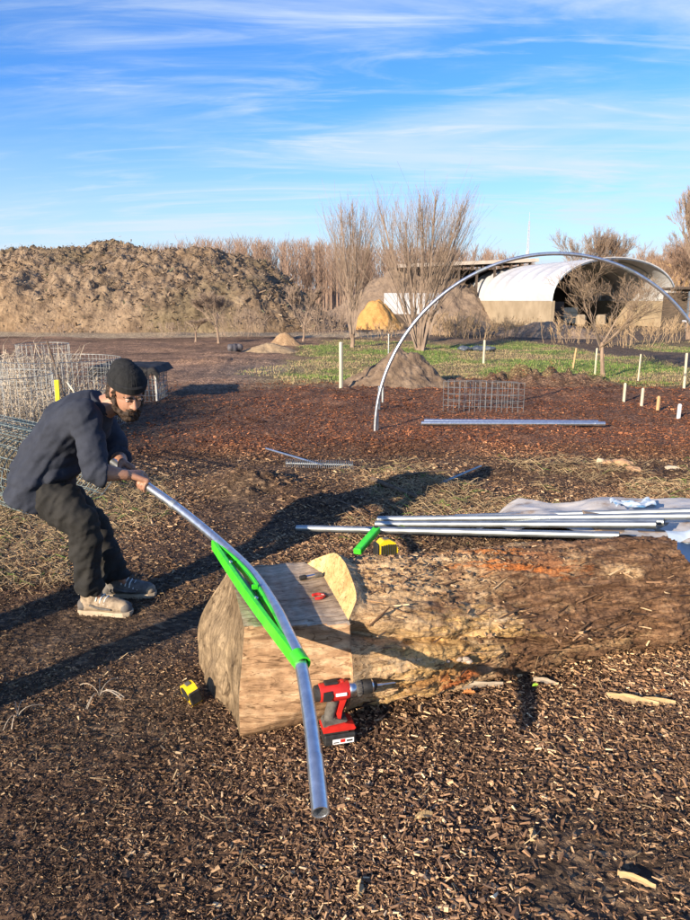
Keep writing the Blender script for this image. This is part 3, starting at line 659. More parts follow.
b0 = W(632, 506, .25)
def blf(a, b): return b0+Vector((-.12+.28*a, -.04+.13*b+.03*math.sin(a*8), .015+.022*float(fbm(a*4, b*4+3, 3))+.008*math.sin(a*15)))
V, F = sheet('b', blf, 30, 16, blue_m); o = mesh_obj('plastic_bag', V, F, blue_m, None, True); tag(o, 'small blue and white plastic wrapper on the far edge of the sheet', 'wrapper')
c1 = W(668, 548, .16)
def fbf(a, b): return c1+Vector((-.04+.75*a+.06*b, -.02-.16*b+.30*(1-b)*a*.2+.1*a, .10-.30*b**1.4*(1-.2*a)+.03*float(fbm(a*5+4, b*5, 3))+.02*math.sin(b*9+a*3)))
V, F = sheet('f', fbf, 34, 24, blue_m); film = M('pale_blue_film', [(.3, (.20, .30, .44)), (.7, (.42, .50, .58))], 5, .22, .4, .01, spec=.7)
o = mesh_obj('plastic_film', V, F, film, None, True); tag(o, 'glossy pale blue plastic film hanging at the right end of the log', 'plastic film')
# ------------------------------------------------------------------ green bar on the log, tape measures, small tools
ga, gb = W(357, 552, .515), W(377, 529, .545)
gbv = gb-ga; gbar = empty('bender_handle', ga); tag(gbar, 'short green square bar pierced near one end leaning behind the yellow tape on the log', 'bar')
R = gbv.to_track_quat('X', 'Z').to_matrix()
MB().box(gbv*.5, (gbv.length, .036, .028), R, bev=.004).build('bar', green, gbar)
MB().ring([gbv*.96+R @ Vector((0, 0, .0145)), gbv*.96+R @ Vector((0, 0, .0155))], .011, 14).build('hole_shade', blackp, gbar)  # black disc on the solid bar, paints the dark of a hole
MB().ring([gbv+R @ Vector((.0005, 0, 0)), gbv+R @ Vector((.002, 0, 0))], .011, 12).build('open_end_shade', blackp, gbar)  # black disc painting the shade of a hollow end
def tape(loc, rz, lab, tilt=0):
    t = empty('tape_measure', loc, rz); t.rotation_euler = (tilt, 0, rz)
    poly = [(-.038, 0), (.034, 0), (.040, .006), (.040, .030), (.030, .055), (.008, .068), (-.018, .068), (-.036, .052), (-.042, .03), (-.042, .006)]
    MB().prism(poly, -.019, .019, plane='xz').build('case', yellow, t)
    # rubber bumpers: back band, belly, nose
    MB().box((-.040, 0, .031), (.010, .044, .052), bev=.004).build('rubber_band', black, t)
    mb = MB()
    for k in range(7): mb.box((-.026+k*.009, -.0205, .031), (.0045, .005, .044-.002*abs(k-3)), bev=.001)
    mb.build('ribbed_grip', black, t)
    MB().box((.036, 0, .008), (.018, .043, .016), bev=.004).build('nose', black, t)
    MB().ring([(0, .0192, .035), (0, .0215, .035)], .027, 22).build('side_badge', black, t)
    MB().box((-.002, 0, .0695), (.022, .018, .006), bev=.002).build('lock_button', greyrub, t)
    MB().box((.0475, 0, .006), (.007, .022, .002), bev=.0005).build('blade_hook', steel, t)
    tag(t, lab, 'tape measure', 'yellow tape measures'); return t
p = W(193, 703); tape(Vector((p.x, p.y, float(H(p.x, p.y))+.004)), math.radians(128), 'yellow tape measure lying on the chips beside the cut log face', -.25).scale = (1.15, 1.15, 1.15)
p = W(386, 557, .515); du = p-LO; sz_ = log_surf(du.dot(LU), du.dot(LV)); p = W(386, 557, sz_); tp2 = tape(p+Vector((0, 0, .004)), math.radians(20), 'yellow tape measure standing on top of the log beside the green bar'); tp2.scale = (1.2, 1.2, 1.2)
# grey and black bit holder, red pliers-like clip
p = W(310, 579, FLAT); q = Vector((p.x, p.y, FLAT+.012)); t = empty('hand_tool', q, math.radians(25))
MB().ring([(-.045, 0, 0), (-.02, 0, 0), (-.016, 0, 0)], [.010, .011, .007], 12).build('handle', black, t, True)
MB().ring([(-.016, 0, 0), (.022, 0, 0)], .0075, 12).build('shaft', steel, t, True)
MB().ring([(.022, 0, 0), (.052, 0, -.001), (.056, 0, -.001)], [.011, .012, .006], 12).build('socket', greyrub, t, True)
tag(t, 'small black and grey hand tool lying against the sawn step', 'hand tool')
p = W(320, 598, FLAT); t = empty('red_pliers', Vector((p.x, p.y, FLAT+.009)), math.radians(20)); R = Matrix.Identity(3)
for s_ in (1, -1):
    pts = catmull([(.02, .004*s_, 0), (.008, .014*s_, 0), (-.008, .020*s_, 0), (-.026, .016*s_, 0)], 5)
    MB().ring(pts, [.004]*6+[.0062]*(len(pts)-6), 8).build('grip', red, t, True)
MB().box((.024, 0, 0), (.014, .016, .009), bev=.002).build('jaw', blackp, t)
tag(t, 'small red handled pliers on the sawn flat of the log', 'pliers')
# ------------------------------------------------------------------ cordless drill
p = W(335, 746); dz0 = float(H(p.x, p.y))
dr = empty('cordless_drill', Vector((p.x, p.y+.02, dz0+.004)), math.radians(14)); tag(dr, 'red and black cordless drill standing on its battery against the log', 'drill')
MB().box((.012, 0, .022), (.118, .072, .044), bev=.006).box((.0, 0, .050), (.095, .058, .014), bev=.004).build('battery', black, dr)
bat = dr.children[0]
MB().box((.022, -.0368, .019), (.078, .0012, .019)).build('label', white, bat)
MB().box((.020, -.0376, .021), (.018, .0008, .013), bev=0).build('red_mark', red, bat)
MB().box((.045, -.0376, .019), (.022, .0008, .007)).build('print', blackp, bat)
MB().box((-.004, -.0376, .016), (.020, .0008, .004)).build('print', blackp, bat)
MB().prism([(-.050, .056), (.064, .056), (.070, .062), (.062, .078), (.030, .086), (-.030, .080), (-.052, .068)], -.033, .033, plane='xz').build('foot_shell', red, dr)
MB().prism([(-.048, .076), (.028, .080), (.040, .092), (-.004, .104), (-.042, .092)], -.026, .026, plane='xz').build('foot_rubber', greyrub, dr)
g1 = [Vector((-.018, 0, .078)), Vector((-.020, 0, .105)), Vector((-.012, 0, .140)), Vector((-.004, 0, .172))]
MB().ring(catmull(g1, 4), [.027, .026, .025, .024, .0235, .023, .023, .023, .0235, .024, .025, .026, .028], 18, ry=[.020]*13).build('grip', greyrub, dr, True)
MB().prism([(.008, .092), (.016, .092), (.022, .130), (.034, .162), (.040, .178), (.014, .178), (.010, .150), (.002, .115)], -.0215, .0215, plane='xz').build('red_strip', red, dr)
MB().prism([(.026, .128), (.036, .134), (.040, .150), (.042, .166), (.024, .166), (.020, .140)], -.009, .009, plane='xz').build('trigger', black, dr)
zc0 = .200
MB().ring([(-.062, 0, zc0), (-.056, 0, zc0), (-.02, 0, zc0), (.035, 0, zc0), (.05, 0, zc0)], [.022, .030, .0325, .033, .030], 22, ry=[.026, .034, .036, .036, .032]).build('motor_housing', red, dr, True)
MB().ring([(-.078, 0, zc0), (-.074, 0, zc0), (-.058, 0, zc0)], [.020, .027, .030], 20).build('rear_cap', black, dr, True)
for s_ in (-1, 1):
    MB().prism([(-.050, .184), (-.022, .182), (-.012, .200), (-.020, .220), (-.048, .218)], s_*.0315, s_*.0355, plane='xz').build('side_vent', blackp, dr)
    MB().box((.016, s_*.0345, .203), (.040, .004, .012), bev=.001).build('side_print', white, dr)
MB().box((-.015, 0, .236), (.050, .030, .010), bev=.003).build('top_rubber', black, dr)
MB().box((.026, 0, .234), (.014, .020, .012), bev=.003).build('gear_switch', red, dr)
MB().ring([(.048, 0, zc0), (.052, 0, zc0), (.070, 0, zc0), (.074, 0, zc0)], [.028, .031, .031, .028], 22).build('gear_ring', steel, dr, True)
mb = MB().ring([(.074, 0, zc0), (.077, 0, zc0), (.096, 0, zc0), (.099, 0, zc0)], [.026, .0285, .0275, .025], 22); 
for k in range(12): a = 2*PI*k/12; mb.box((.087, .0275*math.cos(a), zc0+.0275*math.sin(a)), (.016, .005, .005), Matrix.Rotation(a, 3, 'X'), bev=.001)
mb.build('torque_collar', greyrub, dr, True)
ch_ = MB().ring([(.099, 0, zc0), (.103, 0, zc0), (.134, 0, zc0), (.150, 0, zc0), (.156, 0, zc0)], [.0235, .026, .0255, .017, .010], 22).build('chuck', black, dr, True)
MB().ring([(.1345, 0, zc0), (.1395, 0, zc0)], [.0262, .0235], 22).build('chuck_ring', steel, ch_, True)
MB().ring([(.154, 0, zc0), (.176, 0, zc0), (.178, 0, zc0), (.222, 0, zc0), (.228, 0, zc0)], [.0065, .0065, .0045, .0042, .001], 10).build('drill_bit', steel, dr, True)
dr.scale = (1.02, 1.02, 1.02)
# ------------------------------------------------------------------ loose wood, leaves by the log
def shard(px, py, L, w, rz, lab, m, z=None, roll=.2):
    p = W(px, py); z = float(H(p.x, p.y))+.012 if z is None else z; n = 12; V = []; F = []
    for i in range(n+1):
        t = i/n; ww = w*(.35+.65*math.sin(PI*min(1, t*.9+.08))**.7)*(1+.5*rng.uniform(-1, 1)); x = (t-.5)*L
        V += [(x, -ww*.5+rng.normal(0, .003), .006*math.sin(t*5)), (x, ww*.5, .004+.008*math.sin(t*4+1)), (x, ww*.15, .010+.01*math.sin(t*4)), (x, 0, -.004)]
    for i in range(n):
        for k in range(4): F.append((i*4+k, i*4+(k+1) % 4, i*4+4+(k+1) % 4, i*4+4+k))
    F += [(3, 2, 1, 0), tuple(n*4+k for k in range(4))]
    o = mesh_obj('wood_splinter', V, F, m); o.location = (p.x, p.y, z); o.rotation_euler = (roll, rng.uniform(-.12, .12), rz); tag(o, lab, 'splinter', 'large splinters around the log'); return o
fresh = M('fresh_splinter', [(.3, (.36, .24, .11)), (.7, (.55, .40, .22))], 20, .8, .4, .003, (1, 5, 5))
greyw = M('weathered_splinter', [(.3, (.26, .21, .15)), (.7, (.44, .37, .28))], 20, .85, .4, .003, (1, 5, 5))
shard(540, 667, .13, .05, .6, 'pale yellow wood chunk leaning at the foot of the log', fresh, roll=.9, z=.045)
shard(632, 702, .20, .035, -.35, 'long pale splinter lying on the chips right of the log', fresh)
shard(655, 704, .16, .022, -.1, 'thin forked splinter crossing the long pale one', fresh)
shard(545, 684, .10, .02, -.2, 'small grey splinter below the yellow chunk', greyw)
shard(620, 648, .26, .018, .12, 'slender whitish strip hanging along the foot of the log', greyw, z=.03)
shard(455, 690, .42, .035, .12, 'long grey strip of wood along the bottom of the log', greyw, z=.02)
shard(424, 820, .07, .02, .5, 'small tan splinter in the middle foreground', fresh)
shard(532, 841, .055, .025, 1.1, 'palest flat chip right of centre in the foreground', fresh)
shard(636, 884, .10, .022, -.5, 'broad tan chip near the lower right corner', fresh)
shard(360, 893, .06, .02, 1.4, 'upright pale chip near the bottom edge', fresh)
leafm = M('dry_oak_leaf', [(.3, (.36, .13, .04)), (.7, (.52, .22, .07))], 20, .7, .3, .002)
def leaf(px, py, z, s, rz, tilt, lab, m=leafm, y=None):
    p = W(px, py, z) if y is None else U(px, py, y)
    side = [(0, 0), (.12, .05), (.22, .20), (.30, .10), (.42, .30), (.52, .14), (.66, .30), (.74, .12), (.86, .16), (1, 0)]
    V = []; F = []; n = len(side)
    for (a, b) in side: V.append((a*s, b*s, .18*s*b*3+.05*s*math.sin(a*6))); V.append((a*s, 0, .05*s*math.sin(a*6))); V.append((a*s, -b*s, .15*s*b*3+.05*s*math.sin(a*6)))
    k0 = len(V); V += [(x, y_, z_-.0012) for x, y_, z_ in V]
    for i in range(n-1):
        for j in (0, 1): a = i*3+j; F += [(a, a+1, a+4, a+3), (k0+a+3, k0+a+4, k0+a+1, k0+a)]
    o = mesh_obj('oak_leaf', V, F, m, smooth=False); o.location = p; o.rotation_euler = (tilt, -.2, rz); tag(o, lab, 'leaf', 'fallen leaves by the log')
fy = toL(.95, .02, 0).y
leaf(440, 683, .10, .085, 1.1, .7, 'orange brown oak leaf standing against the front of the log', y=2.44)
leaf(462, 693, .02, .055, -.2, .3, 'small orange leaf flat on the chips under the log')
leaf(660, 212+480, .02, .03, .4, .2, 'tiny dry leaf curled beside the long splinters')
gl = M('green_leaf', [(.3, (.28, .5, .04)), (.7, (.36, .6, .06))], 20, .5, .2, .002)
leaf(532, 686, .03, .028, .2, .4, 'single bright green leaf at the foot of the log', gl)
fung = M('pale_fungus', [(.3, (.30, .23, .17)), (.7, (.46, .38, .30))], 30, .8, .5, .004)
for (px, py, y, s) in ((443, 660, 2.46, .02), (466, 661, 2.48, .024)):
    mb = MB()
    for k in range(6): mb.ell((rng.normal(0, s*.6), rng.normal(0, s*.3), rng.normal(0, s*.3)), (s*rng.uniform(.4, .8), s*.5, s*rng.uniform(.3, .5)), n=8)
    o = mb.build('bracket_fungus', fung, None, True); o.location = U(px, py, y); tag(o, 'pale lump of fungus on the log front, '+('left' if px < 450 else 'right')+' of the pair', 'fungus', 'fungus lumps on the log')
# ------------------------------------------------------------------ the hoop, pegs, stakes, wire, ground finds
hc = W(375, 433); hx = 2.47; hr = hx-hc.x; hoop = empty('tunnel_hoop', (hx, hc.y, float(H(hc.x, hc.y))))
tag(hoop, 'tall half round galvanised tunnel hoop standing over the far bed', 'hoop')
MB().pipe([(hr*math.cos(a), .0, hr*math.sin(a)) for a in np.linspace(0, PI, 90)], .021, .018, 12).build('hoop_tube', galv, hoop, True, fix=False)
for k, a in enumerate((.62, 1.15, 2.0, 2.55)):
    pts = [(hr*math.cos(a+d), 0, hr*math.sin(a+d)) for d in (-.03, 0, .03)]; MB().pipe(pts, .0235, .0215, 12).build('joint_sleeve', galv_dull, hoop, True, fix=False)
for sx_ in (-1, 1): MB().pipe([(sx_*hr+.028*1, .02, -.15), (sx_*hr+.028, .02, .22)], .018, .015, 10).build('ground_peg', galv_dull, hoop, True, fix=False)
def stake(px, y0, y1, w, m, lab, tilt=0, name='stake', cat='stake', grp='stakes marking the bed edge'):
    p = W(px, y1); top = U(px, y0, p.y); h = top.z; z0 = float(H(p.x, p.y)); h = max(.15, h-z0)
    o = MB().ring([(0, 0, -.1), (0, 0, h-.02), (0, 0, h)], [w, w, w*.7], 6).build(name, m); o.location = (p.x, p.y, z0); o.rotation_euler = (0, tilt, rng.uniform(0, 2)); tag(o, lab, cat, grp)
G1 = 'steel anchor pegs behind the hoop'
stake(379, 386, 412, .019, galv_dull, 'nearer steel anchor peg behind the hoop foot', 0, 'anchor_peg', 'peg', G1)
stake(382.5, 378, 406, .019, galv_dull, 'farther steel anchor peg behind the hoop foot', 0, 'anchor_peg', 'peg', G1)
stake(388.5, 334, 356, .02, galv_dull, 'thin grey post standing beyond the dirt pile', 0, 'anchor_peg', 'peg', G1)
stake(341, 342, 391, .037, stake_m, 'thick pale round post left of the dirt pile', 0, 'fence_post', 'post', 'wooden posts')
for (px, a, b_, w, m, l, t) in (
    (483.5, 340, 363, .032, stake_m, 'lone white stake in the grass right of the willows', .03),
    (573, 348, 367, .022, stake_o, 'tan leaning stake left of the orchard tree', .12),
    (595, 348, 373, .02, stake_m, 'pale upright stake just left of the orchard tree', 0),
    (601.5, 354, 374, .024, stake_o, 'short brown stake touching the orchard tree', .05),
    (638, 354, 381, .016, stake_m, 'thin grey stake standing in the bright grass', .02),
    (684, 353, 388, .024, stake_m, 'tall pale stake near the right edge of the photo', -.03),
    (623.5, 383, 405, .022, stake_m, 'first whitish stake in the row along the bed, farthest away', .04),
    (641, 388, 409, .022, stake_m, 'second whitish stake in the row along the bed', .03),
    (657, 396, 415, .024, stake_o, 'raw brown stake in the row along the bed', 0),
    (678, 404, 422, .024, white, 'bright white stake nearest in the row along the bed', .03)):
    stake(px, a, b_, w, m, l, t)
def wirepanel(name, A, B, h, su, sv, r, m, parent=None, wav=.0):
    A = Vector(A); B = Vector(B); L = (B-A).length; n = int(L/su); k = int(h/sv); sg = []; nrm_ = (B-A).cross(Vector((0, 0, 1))).normalized()
    def f(t, z): return tuple(A+(B-A)*t+Vector((0, 0, z))+nrm_*(wav*math.sin(t*5+z*3)))
    for i in range(n+1):
        t = i/n
        for j in range(3): sg.append((f(t, h*j/3+(0 if j else 0)), f(t, h*(j+1)/3), r, r))
    for j in range(k+1):
        for i in range(12): sg.append((f(i/12, h*j/k), f((i+1)/12, h*j/k), r, r))
    return segs(name, sg, m, parent, 4)
A = W(443, 413); B = W(523, 416)
wp = empty('mesh_fence', ((A+B)/2)); wp.location.z = float(H(wp.location.x, wp.location.y))-.02; ctr = wp.location.copy()
tag(wp, 'square of galvanised mesh fencing standing in the far bed', 'wire panel')
dA = Vector((A.x-ctr.x, A.y-ctr.y, 0)); dB = Vector((B.x-ctr.x, B.y-ctr.y, 0))
wirepanel('wire_mesh', dA, dB, .44, .075, .075, .0034, wire_m, wp, .03)
wirepanel('wire_mesh_back', dA+Vector((.12, .35, 0)), dB+Vector((-.02, .3, 0)), .42, .09, .09, .003, wire_m, wp, .05)
for i, (a, b_) in enumerate((((421, 430.5), (604, 431)), ((424, 428), (597, 429.5)))):
    a = W(*a); b_ = W(*b_); a.z = float(H(a.x, a.y))+.025; b_.z = float(H(b_.x, b_.y))+.025
    z = max(a.z, b_.z)+.02; a.z = b_.z = z; straight_tube('steel_tube', a, b_, ('front' if i == 0 else 'rear')+' one of two tubes lying together on the reddish bed', .026, galv, 'tubes on the far bed')
# spring rake
ra = W(266, 453); rb = W(322, 468); z0 = float(H(rb.x, rb.y))
rk = empty('spring_rake', Vector((rb.x, rb.y, z0+.03))); tag(rk, 'metal spring rake lying on the mulch with its tines in a row', 'rake')
d = ra-rb; d.z = .02
MB().ring([(0, 0, 0), tuple(d)], .011, 10).build('handle', galv, rk, True)
r0 = W(286, 466)-rb; r1 = W(352, 468)-rb
MB().ring([r0, r1], .008, 8).build('head_bar', galv_dull, rk, True)
sg = []
for i in range(34):
    t = i/33; q = r0*(1-t)+r1*t
    for dy in (1, -1):
        e = q+Vector((.012, .09*dy, -.02)); mid = q+Vector((.004, .05*dy, .03)); sg += [(tuple(q), tuple(mid), .0028, .0028), (tuple(mid), tuple(e), .0028, .002)]
segs('tines', sg, wire_m, rk, 4)
# a rusty rod, a bent pipe and sticks in the litter
def stick(pts, r, lab, m, name='branch', cat='branch', grp=None, n=8):
    P = catmull(pts, 5); o0 = P[0].copy(); o = MB().ring([p-o0 for p in P], [r*(1-.4*i/len(P)) for i in range(len(P))], n).build(name, m, None, True); o.location = o0; tag(o, lab, cat, grp)
barkd = M('dark_bark', [(.3, (.07, .05, .035)), (.7, (.17, .12, .085))], 30, .9, .5, .004)
GB = 'sticks lying in the litter'
stick([W(372, 479, .05), W(392, 487, .05), W(418, 497, .04)], .022, 'stubby brown branch pointing at the pile of tubes', barkd, grp=GB)
stick([W(386, 478, .05), W(420, 473, .08), W(452, 470, .07)], .013, 'long dark stick lying left of the grey pipe', barkd, grp=GB)
stick([W(440, 484, .04), W(462, 474, .09), W(481, 466, .11)], .015, 'short grey metal pipe propped in the straw', galv_dull, 'pipe_offcut', 'pipe')
stick([W(352, 470, .03), W(372, 466, .05), W(392, 463, .03)], .009, 'thin dark twig behind the spring rake', barkd, grp=GB)
stick([W(330, 497, .03), W(350, 505, .05), W(362, 512, .03)], .007, 'small twig behind the left end of the tubes', barkd, grp=GB)
# stones / rotten wood lumps
rock = M('orange_rotten_wood', [(.3, (.36, .19, .10)), (.7, (.56, .36, .20))], 14, .9, .6, .01)
rock2 = M('pale_stone', [(.3, (.48, .38, .25)), (.7, (.64, .54, .40))], 14, .9, .4, .01)
def lump(px, py, r, m, lab, name='rotten_wood', cat='lump', grp='orange lumps of rotten wood'):
    p = W(px, py); mb = MB(); rz = rng.uniform(-.3, .3)
    for k in range(5): mb.ell((rng.normal(0, r[0]*.3), rng.normal(0, r[1]*.3), r[2]*.5+rng.normal(0, r[2]*.15)), (r[0]*rng.uniform(.5, .9), r[1]*rng.uniform(.5, .9), r[2]*rng.uniform(.5, .8)), n=10)
    f = lambda co, no: co+no*(.018*fbm(co[:, 0]*18+px, co[:, 1]*18+co[:, 2]*14, 3))[:, None]
    o = mb.remesh(name, m, None, .012, 1, .5, f); o.location = (p.x, p.y, float(H(p.x, p.y))-.01); tag(o, lab, cat, grp)
lump(601, 465, (.05, .05, .06), rock2, 'pale cream stone left of the orange lumps', 'stone', 'stone', None)
lump(613, 468, (.10, .06, .05), rock, 'first orange lump beside the pale stone'); lump(624, 472, (.09, .06, .05), rock, 'middle orange lump of the row'); lump(634, 476, (.07, .06, .04), rock, 'last orange lump, farthest from the pale stone')
lump(672, 470, (.07, .05, .035), rock2, 'flat cream stone near the right edge of the photo', 'stone', 'stone', None)
# ------------------------------------------------------------------ heaps
soil = M('heap_soil', [(.28, (.14, .10, .07)), (.5, (.25, .18, .125)), (.75, (.37, .28, .2))], 3.2, .95, .8, .05, bscale=9)
soil_near = M('dirt_pile_soil', [(.28, (.08, .055, .038)), (.5, (.17, .12, .08)), (.75, (.28, .205, .14))], 5, .95, .9, .04, bscale=14)
def heap(name, cx, cy, rx, ry, h, m, lab, n=90, rug=.12, pw=1.5, seed=0, skew=0, par=None):
    a = np.linspace(-1, 1, n); X, Y = np.meshgrid(a, a); r = np.sqrt(X**2+Y**2+.004)
    ang_ = np.arctan2(Y, X); rr = r/(1+.12*vn(ang_*1.7+seed, seed*3.1))
    Z = h*np.clip(1-rr, 0, 1)**(1/pw)*(1-.0*r); Z = h*(1-sstep(0, 1.02, rr*1.0))*.60 + h*.40*np.clip(1-rr**1.5, 0, 1)
    fr = np.clip(1.02-rr, 0, 1)*4; Z = Z+rug*h*fbm(X*rx*2.2+seed, Y*ry*2.2, 5, .62)*np.clip(fr, 0, 1)-.12*(rr > 1)
    V = np.stack([X*rx+skew*Z, Y*ry, Z], -1).reshape(-1, 3); ix = np.arange(n*n).reshape(n, n)
    F = np.stack([ix[:-1, :-1], ix[:-1, 1:], ix[1:, 1:], ix[1:, :-1]], -1).reshape(-1, 4)
    k = (rr.reshape(-1)[F] < 1.12).any(1); o = mesh_obj(name, V, F[k], m, par, True)
    o.location = (cx, cy, float(H(cx, cy))-.03)
    if par is None: tag(o, lab, 'heap')
    return o
p = W(402, 393); q = U(402, 347, p.y+1.0)
dp = heap('dirt_pile', p.x, p.y+.98, 1.25, 1.05, .70, soil_near, 'cone of brown dirt right behind the foot of the hoop', rug=.26, seed=3)
N = 900; a = rng.uniform(0, 2*PI, N); r = rng.random(N)**.6; x = dp.location.x+1.05*r*np.cos(a); y = dp.location.y+1.0*r*np.sin(a)
sd = heap('sand_heap', 1.85, 41, 1.75, 1.5, 1.8, M('yellow_sand', [(.3, (.36, .19, .06)), (.7, (.50, .29, .10))], 4, .9, .6, .06), 'steep yellow sand heap left of the white panels', 60, .12, seed=5)
heap('soil_mound', 6.0, 58, 8.5, 6, 4.6, M('far_soil', [(.3, (.15, .11, .08)), (.7, (.27, .2, .14))], 2, .95, .8, .1), 'broad brown soil mound behind the sand heap', 70, .10, seed=8)
heap('soil_mound', 31, 72, 12, 7, 5.6, M('ochre_soil', [(.3, (.42, .25, .10)), (.7, (.56, .37, .17))], 2, .95, .6, .1), 'ochre earth mound behind the right side of the white tunnel', 70, .08, seed=11)
heap('soil_mound', 5.2, 33, 3.0, 1.6, .9, soil, 'low brown spoil bank in front of the white panels', 60, .16, seed=14)
heap('soil_mound', 9.0, 31, 2.6, 1.4, .7, soil, 'low dry spoil bank in front of the white tunnel wall', 60, .16, seed=15)
# great mound on the left
prof = [(-160, 262), (-40, 258), (0, 256), (40, 253), (66, 252), (95, 249), (115, 247), (135, 250), (155, 256), (200, 256), (235, 260), (262, 266), (285, 279), (305, 296), (325, 314), (352, 333)]
yr = 42.0; px_ = [U(a, b, yr).x for a, b in prof]; pz_ = [U(a, b, yr).z for a, b in prof]
nxm, nym = 420, 130; X = np.linspace(px_[0], px_[-1]+.5, nxm); T = np.linspace(0, 1.5, nym); XM, TM = np.meshgrid(X, T)
hh = np.interp(XM, px_, pz_); y0 = 33.5+.9*vn(XM*.25, 3)+np.clip((XM+4)*.6, 0, 5)
YM = y0+(yr-y0)*TM; Z = hh*np.sin(np.clip(TM, 0, 1)*PI/2)**.62*np.where(TM > 1, 1-(TM-1)*1.1, 1)
amp = np.clip(TM*6, 0, 1)*np.clip(hh/2, .1, 1)
Z = Z+amp*(.60*fbm(XM*.5, YM*.5, 4, .6)+.30*np.abs(fbm(XM*1.8, YM*1.8, 4, .6))+.17*fbm(XM*5, YM*5, 3, .6)); YM2 = YM+.5*fbm(XM*.8+9, TM*6, 3)*amp
V = np.stack([XM, YM2, Z], -1).reshape(-1, 3); ix = np.arange(nxm*nym).reshape(nym, nxm)
F = np.stack([ix[:-1, :-1], ix[:-1, 1:], ix[1:, 1:], ix[1:, :-1]], -1).reshape(-1, 4)
n4 = fbm(XM*.35+2, TM*2.4, 4); ncol = np.zeros(XM.shape+(3,))+np.array((1., 1., 1.)); ncol = lerp(ncol, (.70, .74, .66), sstep(.0, .5, n4)); ncol = lerp(ncol, (1.12, 1.08, 1.0), sstep(0, .5, -n4))
greyer = sstep(-12, -4, XM)[..., None]; ncol = ncol*(1-greyer*.2)
mound_m = M('mound_debris', [(.28, (.075, .052, .035)), (.45, (.19, .135, .088)), (.6, (.26, .19, .125)), (.8, (.38, .29, .20))], 1.7, .95, .8, .14, attr=True, bscale=6, detail=10)
gmn = mesh_obj('debris_mound', V, F, mound_m, None, True, ncol.reshape(-1, 3)); tag(gmn, 'long high mound of soil and brush debris filling the left background', 'mound')
N = 17000; i = rng.integers(0, nym-40, N); j = rng.integers(0, nxm, N); P = np.stack([XM[i, j], YM2[i, j], Z[i, j]], 1)+rng.normal(0, .06, (N, 3))+np.array([0, -.03, .03])
L_ = rng.uniform(.05, .20, N)*rng.choice([.6, 1, 2.2], N, p=[.5, .43, .07]); w_ = np.minimum(L_*rng.uniform(.06, .45, N), .09)
pc = np.array([(.10, .07, .048), (.16, .115, .075), (.22, .16, .105), (.28, .205, .14), (.36, .28, .19), (.12, .13, .075)])[rng.choice(6, N, p=[.24, .24, .22, .16, .09, .05])]
o = chips('brush_debris', P, L_, w_, w_*.5, rng.uniform(0, 2*PI, N), rng.normal(0, .5, N), rng.normal(0, .6, N), pc, chip_m, gmn); tag(o, kind='stuff')
# ------------------------------------------------------------------ trees
def grow(base, d, L, r, depth, sg, spread=.5, kids=(2, 4), shrink=.7, up=.12, rmin=.004, wig=.12):
    n = 3; p = Vector(base); d = Vector(d).normalized(); rr = r
    for k in range(n):
        d2 = (d+Vector((random.gauss(0, wig), random.gauss(0, wig), random.gauss(0, wig)+up*.4))).normalized()
        q = p+d2*(L/n); r2 = max(rmin, rr*.86); sg.append((tuple(p), tuple(q), rr, r2)); p, d, rr = q, d2, r2
        if depth > 0 and k > 0:
            for _ in range(random.randint(*kids)//(1 if k == n-1 else 2)):
                a = random.uniform(0, 2*PI); s_ = random.uniform(.5, 1.15)*spread
                x = d.orthogonal().normalized(); y = d.cross(x); nd_ = d*math.cos(s_)+(x*math.cos(a)+y*math.sin(a))*math.sin(s_)+Vector((0, 0, up))
                grow(p, nd_, L*shrink*random.uniform(.75, 1.15), max(rmin, rr*.62), depth-1, sg, spread, kids, shrink, up, rmin, wig)
